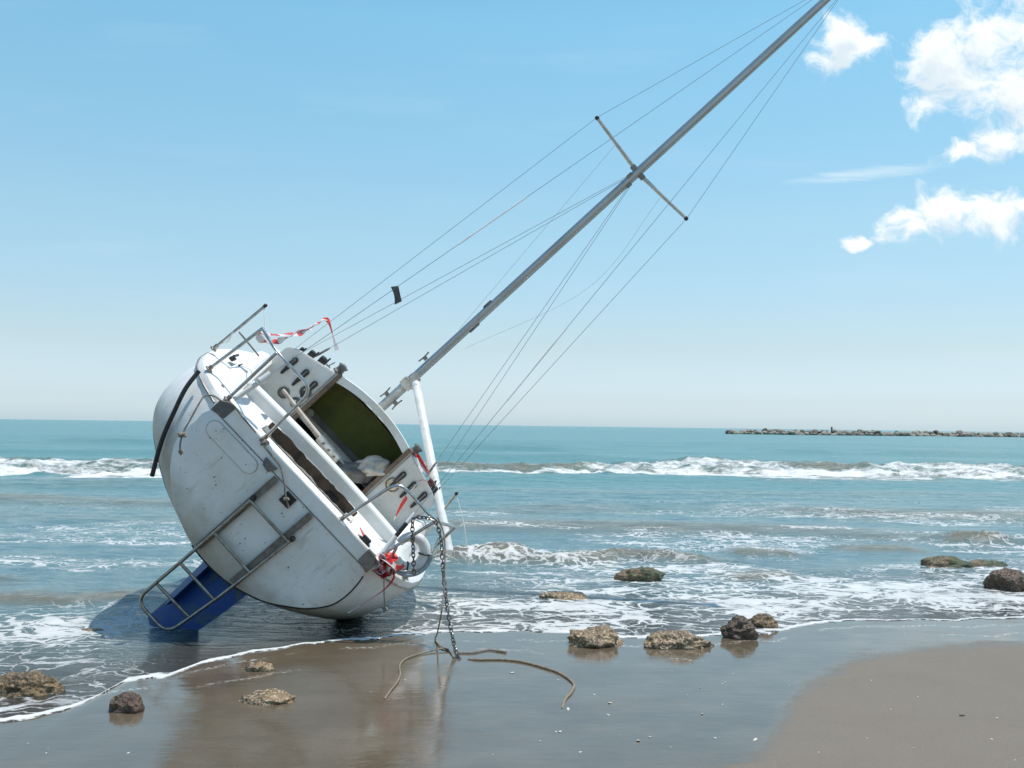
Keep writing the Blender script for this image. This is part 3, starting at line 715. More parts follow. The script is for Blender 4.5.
def build_deck():
    ys = [0.0, 0.03, 0.07, 0.12, 0.17, 0.22, 0.3, 0.42, 0.52, 0.58, 0.62, 0.7, 0.85, 1.05, 1.3, 1.6, 1.88]
    rows = []
    for y in ys:
        w, zs = wbeam(y), sheer(y)
        c = float(sstep(np.array(y), 0.45, 0.95)); e = float(sstep(np.array(y), 0.2, 0.24))
        q = min(1.0, 0.25 + y)
        ci = 1.02 + 0.10 * (y - 0.6)
        half = [(w, zs), (w + 0.012, zs + 0.05), (w - 0.004, zs + 0.105), (w - 0.035, zs + 0.122),
                (min(w - 0.06, ci + 0.24), 0.135), (min(w - 0.07, ci + 0.17), 0.14 + 0.11 * c), (min(w - 0.08, ci + 0.09), 0.145 + 0.14 * c), (min(w - 0.10, ci), 0.142 + 0.11 * c)]
        inn = 0.62 if y < 0.6 else 0.98 + 0.10 * (y - 0.6)
        inn = float(np.interp(y, [0.5, 0.62], [0.60, 0.985])) if y < 0.62 else 0.985 + 0.11 * (y - 0.62)
        zi = 0.14 + (-0.16 * c - 0.02)
        if e < 0.5: half += [(inn, 0.14), (0.5, 0.14), (0.3, 0.14), (0.0, 0.14)]
        else: half += [(inn, 0.135 - 0.15 * c), (0.52, 0.09 - 0.12 * c) if y > 0.5 else (0.585, 0.02), (0.42 if y > 0.5 else 0.57, -0.42), (0.0, -0.45)]
        rows.append([(x, y, z) for x, z in half] + [(-x, y, z) for x, z in half[-2::-1]])
    mb = MB(); mb.loft(rows[:6]); mb.loft(rows[6:]); 
    # ends of the hole either side of the broken aft deck
    a, b = rows[5], rows[6]; m = len(a)
    for j in range(m - 1):
        if j < 8 or j >= m - 9: mb.add([a[j], a[j + 1], b[j + 1], b[j]], [(0, 1, 2, 3)])
    d = mb.build('deck', M['deck'], boat, angle=38)
    mb = MB(); mb.prism([(-1.0, -0.002), (-1.008, 0.05), (-0.996, 0.105), (-0.965, 0.122), (-0.9, 0.139), (0.9, 0.139), (0.965, 0.122), (0.996, 0.105), (1.008, 0.05), (1.0, -0.002)], -0.014, 0.02)
    mb.build('stern_band', M['deck'], d, bevel=0.006)
    # torn lip of the aft deck with grey core showing
    mb = MB(); top = []; bot = []
    N = 46
    for k in range(N):
        x = -0.58 + 1.16 * k / (N - 1)
        j = (mnoise.noise(Vector((x * 7, 1.5, 0))) * 0.035 + mnoise.noise(Vector((x * 21, 4.5, 0))) * 0.016)
        top.append((x, 0.19, 0.143)); bot.append((x, 0.255 + j, 0.137 + j * 0.2))
    mb.loft([top, bot, [(x, y + 0.004, z - 0.035) for x, y, z in bot], [(x, y - 0.05, z - 0.05) for x, y, z in bot]])
    mb.build('torn_lip', M['foamcore'], d, angle=20)
    # brown wall of the open locker under the bridge beam
    mb = MB(); top = []; 
    for k in range(N):
        x = -0.60 + 1.2 * k / (N - 1)
        j = mnoise.noise(Vector((x * 6, 9.5, 0))) * 0.03 + mnoise.noise(Vector((x * 19, 2.5, 0))) * 0.012
        top.append((x, 0.60, 0.150 + j))
    mb.loft([top, [(x, 0.60, -0.42) for x, y, z in top]])
    mb.build('locker_wall', M['brown_in'], d)
    mb = MB(); mb.box((0.32, 0.575, 0.02), (0.13, 0.03, 0.16)); mb.box((-0.12, 0.575, -0.04), (0.26, 0.03, 0.10))
    mb.build('locker_recess_dark', M['rubber'], d)  # solid black boxes on the wall, painting in the dark of recesses
    # toe-rail edging
    for s in (-1, 1):
        mb = MB(); mb.tube([(s * (wbeam(y) + 0.012), y, sheer(y) + 0.035) for y in np.linspace(0.02, 7.1, 60)], 0.012, 6)
        mb.build('rubbing_strake', M['edge'] if s > 0 else M['dull'], d)
    # foredeck, side decks beside the cabin
    rows = []
    for y in np.linspace(1.88, 7.18, 40):
        w, zs = wbeam(y), sheer(y)
        half = [(w, zs), (w + 0.010, zs + 0.05), (w - 0.004, zs + 0.105), (w * 0.985 - 0.02, zs + 0.122), (w * 0.6, zs + 0.13), (0, zs + 0.135)]
        rows.append([(x, y, z) for x, z in half] + [(-x, y, z) for x, z in half[-2::-1]])
    mb = MB(); mb.loft(rows); mb.build('foredeck', M['deck'], boat, angle=38)
    # bridge beam across the cockpit
    mb = MB(); N = 20; rows = []
    for k in range(N):
        x = -1.02 + 2.04 * k / (N - 1); zc = 0.255 + 0.025 * (1 - (x / 1.0) ** 2)
        rows.append([(x, 0.585, zc - 0.115), (x, 0.580, zc - 0.012), (x, 0.592, zc + 0.004), (x, 0.69, zc + 0.012), (x, 0.705, zc), (x, 0.70, zc - 0.115), (x, 0.585, zc - 0.115)])
    mb.loft(rows, cap0=False); mb.build('bridge_beam', M['deck'], boat, angle=30)
build_deck()

def build_corner(s):
    "grey moulded chock at the transom corner"
    mb = MB()
    mb.prism([(s * 0.875, 0.008), (s * 0.87, 0.148), (s * 0.955, 0.150), (s * 1.018, 0.10), (s * 1.016, -0.02)], -0.024, 0.03)
    return mb.build('corner_chock', M['grey'] if s < 0 else M['dull'], boat, bevel=0.006)
build_corner(-1); build_corner(1)

ROOF = [(1.17, 0.10), (1.165, 0.46), (1.14, 0.52), (1.05, 0.56), (0.58, 0.69)]
def build_cabin():
    for s in (-1, 1):
        mb = MB(); pl = [(s * x, z) for x, z in ((0.56, -0.42), (1.18, -0.42), (1.17, 0.46), (1.14, 0.52), (1.05, 0.56), (0.56, 0.69))]
        mb.prism(pl, 1.86, 1.91); bk = mb.build('bulkhead', M['cabin'], boat, bevel=0.012)
        mb = MB(); mb.box((s * 0.552, 1.855, 0.28), (0.05, 0.06, 0.86)); mb.build('companionway_jamb', M['trim'], boat, bevel=0.004)
        mb = MB(); mb.box((s * 0.60, 1.853, 0.28), (0.012, 0.012, 0.80)); mb.build('jamb_moulding', M['edge'], bk)
        # three black handles set in a row
        for k, (x, z) in enumerate(((1.0, 0.44), (0.825, 0.44), (0.67, 0.42)) if s < 0 else ((0.70, 0.45), (0.86, 0.46), (1.02, 0.47))):
            zz = z - 0.03; mb = MB(); pts = []
            for q in range(9): w = math.pi * q / 8; pts.append((s * x + 0.034 * math.cos(w), zz + 0.045 + 0.032 * math.sin(w)))
            pts += [(s * x - 0.013, zz - 0.165), (s * x + 0.013, zz - 0.165)]
            mb.prism(pts, 1.825, 1.865); 
            hd = mb.build('handle_pocket', M['black'], bk, bevel=0.006)
            mb = MB(); mb.box((s * x, 1.818, zz + 0.0), (0.012, 0.02, 0.12)); mb.box((s * x, 1.816, zz + 0.055), (0.022, 0.016, 0.022)); mb.build('handle_insert', M['dull'], hd, bevel=0.003)
    def dial(x, z, r, face):
        mb = MB(); mb.lathe((x, 1.865, z), (0, -1, 0), [(r, 0), (r, 0.02), (r * 0.86, 0.03), (r * 0.80, 0.022), (r * 0.80, 0.012)], 28)
        d = mb.build('instrument', M['dull'] if face != 'brass' else M['brass'], boat)
        mb = MB(); mb.lathe((x, 1.852, z), (0, -1, 0), [(r * 0.80, 0), (r * 0.80, 0.004), (0.001, 0.006)], 28)
        mb.build('dial_face', M['glass'] if face != 'brass' else M['brass'], d)
        mb = MB(); mb.lathe((x - r * 0.25, 1.846, z + r * 0.2), (0, -1, 0), [(r * 0.28, 0), (r * 0.22, 0.006)], 14); mb.build('dial_hub', M['alu'], d)
    dial(-0.83, 0.12, 0.066, 'g'); dial(-0.675, 0.30, 0.066, 'g'); dial(-0.665, 0.14, 0.06, 'g'); dial(0.705, 0.30, 0.08, 'brass')
    # coachroof
    rows = []
    for y in list(np.linspace(1.91, 2.7, 8)) + list(np.linspace(2.8, 5.1, 22)):
        t = max(0, (y - 2.6) / 2.5); kx = 1 - 0.42 * t ** 1.4; zb = 0.08 - 0.20 * (y - 1.91) * (1 if y < 3.4 else 1) + (0.0 if y < 3.4 else 0.10 * (y - 3.4)); hz = 1 - 0.7 * t ** 2.2
        half = [(x * kx, zb + (z - 0.1) * hz) for x, z in ROOF] + [(0.3 * kx, zb + 0.60 * hz), (0, zb + 0.605 * hz)]
        rows.append([(x, y, z) for x, z in half] + [(-x, y, z) for x, z in half[-2::-1]])
    mb = MB(); mb.loft(rows, cap1=True); roof = mb.build('coachroof', M['cabin'], boat, angle=32)
    # sliding-hatch arch over the companionway
    def arc(r, y, lift=0.0, n=22):
        return [(-r + 2 * r * k / n, y, 0.660 + lift + 0.088 * (1 - (2 * k / n - 1) ** 2)) for k in range(n + 1)]
    outer = [[(x * 1.0, y, z + 0.034 - 0.185 * max(0, y - 1.9)) for x, y, z in arc(0.585, y)] for y in (1.84, 1.85, 2.0, 2.3, 2.55)]
    inner = [[(x, y, z - 0.045) for x, y, z in arc(0.535, y)] for y in (2.02, 1.99, 1.85, 1.84)]
    mb = MB(); mb.loft(outer + inner + [outer[0]]); 
    for side in (0, -1):
        mb.add([outer[0][side], outer[-1][side], inner[0][side], inner[-1][side]], [(0, 1, 2, 3)])
    mb.build('hatch', M['cabin'], roof, angle=40)
    # cabin interior seen through the opening
    mb = MB(); mb.prism([(-1.0, 0.06), (-1.0, 0.43), (-0.5, 0.545), (0, 0.575), (0.5, 0.545), (1.0, 0.43), (1.0, 0.06)], 2.40, 2.43)
    mb.build('lining', M['olive'], boat)
    mb = MB(); mb.loft([[(-1.05, 2.39, 0.10), (1.05, 2.39, 0.10)], [(-1.05, 2.37, 0.01), (1.05, 2.37, 0.0)], [(-1.05, 2.39, -0.9), (1.05, 2.39, -0.9)]])
    mb.build('cabin_moulding', M['ingrey'], boat)
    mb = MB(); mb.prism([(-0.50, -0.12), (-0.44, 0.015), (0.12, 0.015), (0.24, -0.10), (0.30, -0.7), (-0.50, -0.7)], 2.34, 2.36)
    mb.build('inner_doorway_dark', M['rubber'], boat)  # flat black panel painting in the dark beyond the doorway
    mb = MB(); mb.lathe((-0.50, 2.36, 0.06), (0, -1, 0), [(0.05, 0), (0.05, 0.03), (0.035, 0.04)], 16); mb.build('cabin_lamp', M['edge'], boat)
    mb = MB()
    mb.loft([[(-1.14, 1.92, -0.9), (-1.10, 1.92, 0.40)], [(-1.14, 2.43, -0.9), (-1.0, 2.43, 0.20)]]); mb.loft([[(1.14, 1.92, -0.9), (1.10, 1.92, 0.40)], [(1.14, 2.43, -0.9), (1.0, 2.43, 0.20)]])
    mb.loft([[(-1.14, 1.92, -0.9), (1.14, 1.92, -0.9)], [(-1.14, 2.43, -0.9), (1.14, 2.43, -0.9)]])
    mb.build('cabin_sole', M['dark_in'], boat)
    mb = MB(); mb.box((0, 1.885, -0.34), (1.10, 0.05, 0.5)); mb.build('companionway_sill', M['cabin'], boat, bevel=0.01)
    # deck blocks and clutches along the roof edge
    for (x, y, z, sc) in ((-1.04, 1.97, 0.545, 0.6), (-0.93, 1.97, 0.570, 1.0), (-0.80, 1.97, 0.60, 1.15), (0.98, 1.98, 0.56, 0.9), (1.06, 1.97, 0.545, 0.9)):
        mb = MB(); mb.box((x, y, z + 0.03 * sc), (0.075 * sc, 0.12, 0.06 * sc)); mb.lathe((x, y - 0.02, z + 0.055 * sc), (1, 0, 0), [(0.03 * sc, -0.04 * sc), (0.035 * sc, 0), (0.03 * sc, 0.04 * sc)], 12)
        mb.box((x + 0.03 * sc, y, z + 0.09 * sc), (0.016, 0.05, 0.05 * sc))
        mb.build('rope_clutch', M['black'], roof, bevel=0.006)
    mb = MB(); mb.tube([(-0.72, 1.97, 0.65), (-0.70, 1.96, 0.735)], 0.008, 8); mb.lathe((-0.72, 1.97, 0.645), (0, 0, 1), [(0.03, 0), (0.028, 0.015)], 12); mb.build('eye_bolt', M['steel'], roof)
    for s in (-1, 1):
        mb = MB(); mb.lathe((s * 0.60, 1.93, 0.68), (0, 0, 1), [(0.062, 0), (0.062, 0.02), (0.05, 0.03), (0.045, 0.075), (0.06, 0.09), (0.06, 0.105), (0.03, 0.115)], 18)
        mb.box((s * 0.60, 1.90, 0.78), (0.05, 0.12, 0.04)); mb.build('winch', M['grey'], roof, bevel=0.003)
build_cabin()

def rod(name, pts, r, m, parent=boat, fil=0.0, seg=10):
    mb = MB(); mb.tube(fillet(pts, fil) if fil else pts, r, seg); return mb.build(name, m, parent)

def build_pushpit(s):
    root = bpy.data.objects.new('pushpit', None); COL.objects.link(root); root.parent = boat
    cx = 0.53 if s < 0 else 0.60
    A0 = (s * 1.335, 0.33, 0.125); A1 = (s * (1.27 if s < 0 else 1.29), 0.30, 0.755 if s < 0 else 0.80)
    B0 = (s * 0.985, 0.03, 0.14); B1 = (s * (0.985 if s < 0 else 1.09), 0.0, 0.765)
    C1 = (s * cx, 0.0, 0.775); C0 = (s * 0.505, 0.03, 0.135)
    mb = MB(); mb.tube(fillet([A1, B1, C1, C0], 0.13, 8), 0.0155, 12); mb.build('top_rail', M['steel'], root)
    mb = MB(); mb.tube([A0, A1], 0.0155, 12); mb.build('leg', M['steel'], root)
    mb = MB(); mb.tube([B0, B1], 0.0155, 12); mb.build('leg', M['steel'], root)
    for p in (A0, B0, C0):
        mb = MB(); mb.lathe((p[0], p[1], p[2] - 0.006), (0, 0, 1), [(0.04, 0), (0.04, 0.008), (0.022, 0.014), (0.022, 0.045)], 16); mb.build('foot', M['rusty'], root)
build_pushpit(-1); build_pushpit(1)
rod('rail_hoop', spline([(1.27, 0.28, 0.62), (1.33, 0.20, 0.40), (1.26, 0.10, 0.22), (1.10, 0.03, 0.20), (1.03, 0.02, 0.34)], 8), 0.0145, M['steel'])
for s, b, t in ((-1, BI @ (BW(0, 0, 0) * 0 + BM @ Vector((-1.54, 0.95, 0.12))), Vector((-1.50, 0.93, 0.80))), (1, Vector((1.36, 1.8, 0.12)), Vector((1.24, 1.8, 0.76)))):
    st = rod('stanchion', [b, t], 0.0145, M['steel'])
    mb = MB(); mb.lathe(tuple(b), (0, 0, 1), [(0.036, -0.004), (0.036, 0.008), (0.021, 0.014), (0.021, 0.06)], 14); mb.build('stanchion_base', M['rusty'], st)
    mb = MB(); mb.lathe(tuple(t), (0, 0, 1), [(0.018, -0.02), (0.018, 0.012), (0.008, 0.02)], 10); mb.build('stanchion_cap', M['black'], st)
rod('stern_light_bracket', [BP(239, 332, 0.9), BP(259, 356, 0.9)], 0.009, M['dull'])
# slack lifelines
rod('lifeline', [BP(264, 307, 0.93), BP(265, 325, 0.8), BP(265.5, 342, 0.7)], 0.005, M['boom'], seg=6)
rod('lifeline', [BP(233, 331, 0.93), BP(229, 340, 0.9), BP(226, 343, 0.9)], 0.005, M['boom'], seg=6)
rod('lifeline', spline([BP(457, 497, 1.8), BP(463, 520, 1.7), BP(467, 546, 1.6)], 5), 0.005, M['boom'], seg=6)
# deck hardware on the port side deck
for (px, py) in ((243, 349), (247, 360)):
    p = BP(px, py, 1.05 if py < 355 else 0.95); p.z = 0.16
    mb = MB(); mb.box((p.x, p.y, p.z + 0.012), (0.05, 0.12, 0.03)); mb.tube([(p.x, p.y - 0.09, p.z + 0.055), (p.x, p.y + 0.09, p.z + 0.055)], 0.014, 8); mb.build('mooring_cleat', M['black'], boat, bevel=0.004)
mb = MB(); p = BP(209, 379, 0.2); mb.lathe((-1.12, 0.2, 0.138), (0, 0, 1), [(0.02, 0), (0.018, 0.01)], 10); mb.build('deck_fitting', M['trim'], boat)
mb = MB(); mb.box((0.80, 0.08, 0.165), (0.09, 0.05, 0.05)); mb.box((0.80, 0.08, 0.145), (0.13, 0.07, 0.012)); mb.build('fairlead', M['black'], boat, bevel=0.005)

def build_ladder():
    root = bpy.data.objects.new('boarding_ladder', None); COL.objects.link(root); root.parent = boat
    for x0, x1 in ((-0.165, -0.185), (0.285, 0.255)):
        mb = MB()
        a = Vector((x0, -0.04, -0.01)); b = Vector((x1, -0.035, -0.97))
        d = (b - a).normalized(); sd = Vector((0, 1, 0)).cross(d).normalized()
        mb.box((a + b) / 2, (0.065, (b - a).length, 0.018), (sd, d, Vector((0, 1, 0))))
        for k in (-1, 1): mb.box((a + b) / 2 + sd * (0.028 * k) + Vector((0, -0.016, 0)), (0.010, (b - a).length, 0.03), (sd, d, Vector((0, 1, 0))))
        mb.build('mounting_track', M['dull'], root, bevel=0.002)
    zt = -0.27
    path = [(-0.175, -0.085, zt), (-0.19, -0.09, -1.05), (-0.215, -0.10, -1.70), (0.20, -0.10, -1.71), (0.275, -0.09, -1.10), (0.335, -0.085, -0.26)]
    mb = MB(); mb.tube(fillet(path, 0.13, 8), 0.0165, 12); mb.build('side_rail', M['rusty'], root)
    for (zl, zr) in ((-0.31, -0.32), (-0.75, -0.77), (-1.17, -1.18), (-1.46, -1.46)):
        xl = float(np.interp(-zl, [0.27, 1.05, 1.70], [-0.175, -0.19, -0.205])); xr = float(np.interp(-zr, [0.26, 1.10, 1.6], [0.335, 0.275, 0.225]))
        mb = MB(); mb.tube([(xl, -0.088, zl), (xr, -0.088, zr)], 0.0155, 10); mb.build('rung', M['rusty'], root)
    for x, z in ((-0.178, -0.28), (0.334, -0.28)):
        mb = MB(); mb.lathe((x, -0.055, z), (0, -1, 0), [(0.026, -0.01), (0.026, 0.012), (0.014, 0.035), (0.02, 0.05)], 12); mb.build('hinge', M['black'], root)
build_ladder()

def build_rudder():
    "blue blade turned hard over, hanging under the stern"
    ang = math.radians(58); c, s = math.cos(ang), math.sin(ang)
    rows = []
    prof = [(0.0, 0.0), (0.03, 0.032), (0.10, 0.048), (0.22, 0.046), (0.36, 0.026), (0.46, 0.008)]
    for z, ch, off in ((-0.96, 1.10, 0.0), (-1.2, 1.06, 0.0), (-1.5, 1.0, -0.01), (-1.75, 0.92, -0.02), (-1.92, 0.84, -0.03)):
        ring = [(u * ch, t * ch) for u, t in prof] + [(u * ch, -t * ch) for u, t in prof[-2:0:-1]]
        ring.append(ring[0])
        rows.append([(0.0 + off + u * s + t * c, 0.30 - u * c + t * s, z) for u, t in ring])
    mb = MB(); mb.loft(rows, cap0=True, cap1=True)
    rud = mb.build('rudder', M['antifoul'], boat, angle=50)
    mb = MB(); mb.tube([(r[0][0] - 0.004, r[0][1] - 0.004, r[0][2]) for r in rows], 0.009, 8); mb.build('leading_edge', M['edge'], rud)
    # skeg and shallow fin ahead of it
    rows = []
    for z, y0, y1, t in ((-1.0, 0.1, 0.9, 0.07), (-1.25, 0.08, 0.72, 0.06), (-1.62, 0.06, 0.5, 0.045)):
        rows.append([(0, y0, z), (t, (y0 + y1) / 2, z), (0, y1, z), (-t, (y0 + y1) / 2, z), (0, y0, z)])
    mb = MB(); mb.loft(rows, cap1=True); mb.build('skeg', M['antifoul'], boat, angle=50)
    rows = []
    for z, y0, y1, t in ((-1.35, 2.3, 4.1, 0.16), (-1.9, 2.5, 3.8, 0.12), (-2.1, 2.6, 3.7, 0.16)):
        rows.append([(0, y0, z), (t, (y0 + y1) / 2, z), (0, y1, z), (-t, (y0 + y1) / 2, z), (0, y0, z)])
    mb = MB(); mb.loft(rows, cap1=True); mb.build('keel', M['antifoul'], boat, angle=50)
    # tiller, swung across the cockpit with steel cheek plates on its thick end
    a = BP(283, 390, 1.15); b = BP(320, 438, 0.85); e = BP(337, 460, 0.78)
    mb = MB(); mb.tube([a, a.lerp(b, 0.5), b, e], [0.020, 0.024, 0.030, 0.032], 12); til = mb.build('tiller', M['wood'], boat)
    d = (e - b).normalized(); sd = d.cross(Vector((0, 1, 0))).normalized(); nn = d.cross(sd)
    mb = MB(); mb.box((b + e) / 2 + nn * 0.0, ((e - b).length * 1.05, 0.085, 0.074), (d, sd, nn)); mb.build('tiller_cheek', M['steel'], til, bevel=0.006)
    mb = MB()
    for k in (-0.3, 0.0, 0.3):
        mb.lathe((b + e) / 2 + d * (k * (e - b).length) , (0, -1, 0), [(0.011, 0.02), (0.011, 0.065), (0.006, 0.07)], 10)
    mb.build('cheek_bolts', M['dull'], til)
build_rudder()

MY = 3.2; MTOP = 8.30
def build_mast():
    prof = [(math.cos(w), math.sin(w)) for w in np.linspace(0, 2 * math.pi, 29)[:-1]]
    rows = []
    for z in list(np.linspace(0.40, 1.12, 4)):
        rows.append([(0.060 * a, MY + 0.080 * b, z) for a, b in prof] + [(0.060, MY, z)])
    mb = MB(); mb.loft(rows, cap0=True, cap1=True); foot = mb.build('mast_foot', M['alu'], boat, angle=40)
    rows = []
    for z, k in ((1.08, 1.0), (2.5, 1.0), (5, 1.0), (7.2, 0.96), (8.0, 0.82), (MTOP, 0.74)):
        # pear section: rounded front, flat luff-groove face aft
        rows.append([((0.051 * a * k) * (1.0 if b > -0.7 else 0.92), MY + 0.075 * max(b, -0.86) * k, z) for a, b in prof] + [(0.054 * k, MY, z)])
    mb = MB(); mb.loft(rows, cap0=True, cap1=True); mast = mb.build('mast', M['mast'], boat, angle=40)
    mb = MB(); mb.box((0, MY, MTOP + 0.02), (0.10, 0.26, 0.03)); mb.tube([(0, MY - 0.05, MTOP + 0.03), (0, MY - 0.05, MTOP + 0.45)], 0.006, 6); mb.build('masthead_crane', M['dull'], mast)
    # collar and gooseneck
    mb = MB(); mb.box((0, MY - 0.02, 0.99), (0.155, 0.18, 0.11)); mb.box((0.07, MY - 0.08, 1.02), (0.05, 0.10, 0.07)); mb.box((-0.005, MY - 0.1, 1.12), (0.06, 0.08, 0.09))
    mb.build('gooseneck', M['alu'], mast, bevel=0.008)
    for (x, z, s) in ((-0.095, 1.36, -1), (-0.095, 0.72, -1), (0.095, 0.72, 1)):
        mb = MB(); mb.box((x * 0.85, MY - 0.02, z), (0.05, 0.03, 0.05)); mb.tube([(x * 1.12, MY - 0.02, z - 0.085), (x * 1.05, MY - 0.02, z - 0.03), (x * 1.05, MY - 0.02, z + 0.03), (x * 1.12, MY - 0.02, z + 0.085)], 0.010, 8)
        mb.build('halyard_cleat', M['dull'], mast, bevel=0.003)
    for bx, bz, bl in ((-0.056, 2.36, 0.13), (0.056, 2.05, 0.16)):
        mb = MB(); mb.box((bx, MY - 0.02, bz), (0.022, 0.045, bl)); mb.build('mast_exit_box', M['dull'], mast, bevel=0.006)
    for s in (-1, 1):
        mb = MB(); mb.tube([(s * 0.05, MY, 4.745), (s * 0.80, MY - 0.06, 4.80)], [0.026, 0.020], 12, rx=0.016)
        sp = mb.build('spreader', M['alu'], mast)
        mb = MB(); mb.lathe((s * 0.795, MY - 0.06, 4.80), (s, 0, 0.05), [(0.024, -0.02), (0.026, 0.01), (0.015, 0.025)], 12); mb.build('spreader_tip', M['black'], sp)
        mb = MB(); mb.box((s * 0.07, MY, 4.745), (0.07, 0.09, 0.06)); mb.build('spreader_root', M['dull'], sp, bevel=0.006)
    mb = MB(); mb.box((-0.04, MY - 0.05, 4.64), (0.04, 0.05, 0.07)); mb.box((0.045, MY - 0.05, 4.56), (0.04, 0.05, 0.06)); mb.build('shroud_tang', M['dull'], mast, bevel=0.004)
    # boom hanging from the gooseneck down to the starboard side deck
    a = Vector((0.045, MY - 0.14, 1.10)); b = BP(449, 552, 1.45)
    d = (b - a).normalized()
    mb = MB(); mb.tube([a, a + d * 0.04, b - d * 0.03, b], [0.032, 0.050, 0.050, 0.044], 18); bo = mb.build('boom', M['boom'], boat)
    mb = MB(); mb.box(a - d * 0.01, (0.09, 0.09, 0.12)); mb.build('boom_end_fitting', M['alu'], bo, bevel=0.012)
    # standing rigging
    r = 0.0027
    CP = {-1: Vector((-1.22, 2.9, 0.10)), 1: Vector((1.22, 2.9, 0.10))}
    MH = Vector((0, MY, 8.22))
    for s in (-1, 1):
        tip = Vector((s * 0.80, MY - 0.06, 4.805)); cp = CP[s]
        rod('shroud', [MH, tip, cp], r, M['wire'], boat, seg=6)
        rod('shroud', [(s * 0.05, MY + 0.02, 4.62), cp + Vector((-s * 0.04, 0.35, 0.02))], r, M['wire'], boat, seg=6)
        rod('shroud', [(s * 0.05, MY - 0.03, 4.55), (s * 0.90, 2.02, 0.60)], r, M['wire'], boat, seg=6)
        for q in (Vector((0, 0, 0)), Vector((-s * 0.04, 0.35, 0.02)), Vector((s * 0.90, 2.02, 0.60)) - cp):
            top = tip if q.length == 0 else Vector((s * 0.05, MY, 4.6)); c0 = cp + q; dd = (top - c0).normalized()
            mb = MB(); mb.tube([c0, c0 + dd * 0.05, c0 + dd * 0.16, c0 + dd * 0.2], [0.008, 0.013, 0.013, 0.006], 8); mb.build('turnbuckle', M['dull'], boat)
        # backstay leg with its white tensioner tube
        base = Vector((-0.945, 0.03, 0.16)) if s < 0 else Vector((0.99, 0.03, 0.15)); dd = (Vector((0, MY - 0.12, 8.3)) - base).normalized()
        if s < 0: t0, t1, t2 = 0.02, 0.30, 0.42
        else: t0, t1, t2 = 0.02, 0.24, 0.52
        bs = rod('backstay', [base + dd * t2, (0, MY - 0.12, 8.3)], r, M['wire'], boat, seg=6)
        mb = MB(); mb.tube([base + dd * t0, base + dd * t1], 0.024, 12); mb.tube([base + dd * t1, base + dd * t2], 0.036 if s < 0 else 0.017, 12); mb.build('tensioner_tube', M['boom'], bs)
        if s > 0:
            mb = MB(); mb.tube([base + dd * 0.25, base + dd * 0.40], 0.021, 12); mb.build('tensioner_grip', M['rubber'], bs)
    rod('forestay', [(0, MY + 0.1, 8.25), (0, 7.1, sheer(7.1) + 0.15)], r, M['wire'], boat, seg=6)
    rod('flag_halyard', [(-0.42, MY - 0.03, 4.77), (-0.06, MY - 0.06, 1.9)], 0.0025, M['boom'], boat, seg=5)
    rod('flag_halyard', spline([(0.40, MY - 0.03, 4.77), (0.62, MY - 0.1, 3.4), (0.16, MY - 0.1, 1.8)], 8), 0.0022, M['boom'], boat, seg=5)
    # paler spliced length on the port backstay
    base = Vector((-0.945, 0.03, 0.16)); dd = Vector((0, MY - 0.12, 8.3)) - base
    rod('spliced_rope', [base + dd * 0.30, base + dd * 0.40], 0.0075, M['boom'], boat, seg=6)
    base = Vector((0.99, 0.03, 0.15)); dd = Vector((0, MY - 0.12, 8.3)) - base
    rod('spliced_rope', [base + dd * 0.22, base + dd * 0.33], 0.0075, M['boom'], boat, seg=6)
    return dd
build_mast()

# ------------------------------------------------------------------ loose things on and around the boat
def world_build(mb, name, m, label, cat, group=None, **kw):
    o = mb.build(name, m, None, **kw); tag(o, label, cat, group); return o
def W2(p): return BM @ Vector(p)

# black hose hanging from the port gunwale down the topside
mb = MB(); hp = []
for (px, py, y) in ((199, 371, 0.34), (186, 388, 0.26), (175, 410, 0.20), (162, 440, 0.20), (152, 476, 0.22)):
    d = ray(px, py); p = EYEP + d * ((BO + BF * (y - 0.15) - EYEP).dot(BF) / d.dot(BF)); hp.append(p)
mb.tube(spline(hp, 6), 0.021, 10)
world_build(mb, 'rubber_hose', M['rubber'], 'black rubber hose hanging down the port side of the white hull', 'hose')

# knotted rope over the port corner, and its tail along the transom
def knot(mb, c, r, seed):
    c = Vector(c); k = 40; pts = []
    for i in range(k):
        t = 2 * math.pi * i / k
        pts.append(c + Vector((math.sin(t) + 2 * math.sin(2 * t), math.cos(t) - 2 * math.cos(2 * t), -math.sin(3 * t))) * (r / 3))
    mb.tube(pts, r * 0.34, 8, closed=True)
pts = [BP(181, 455, -0.16), BP(180, 446, -0.17), BP(183, 433, -0.14), BP(190, 420, -0.10), BP(200, 402, -0.02), BP(205, 396, 0.03), BP(214, 396, 0.02), BP(222, 401, -0.03), BP(232, 404, -0.03),
       BP(240, 414, -0.02), BP(252, 428, -0.01), BP(262, 441, 0.0)]
mb = MB(); mb.tube([W2(p) for p in spline(pts, 6)], 0.0085, 8); knot(mb, W2(BP(182, 435, -0.18)), 0.034, 1); knot(mb, W2(BP(181, 452, -0.18)), 0.022, 1)
knot(mb, W2(BP(264, 443, 0.0)), 0.038, 2); knot(mb, W2(BP(262, 439, 0.0)), 0.03, 2)
pts = [BP(264, 446, -0.02), BP(272, 456, -0.02), BP(280, 466, -0.03), BP(284, 482, -0.055), BP(286, 498, -0.065), BP(289, 508, -0.065)]
mb.tube([W2(p) for p in spline(pts, 6)], 0.0085, 8); knot(mb, W2(BP(286, 499, -0.075)), 0.024, 3)
world_build(mb, 'mooring_line', M['rope_grey'], 'knotted grey mooring line tied over the port corner of the transom', 'rope')

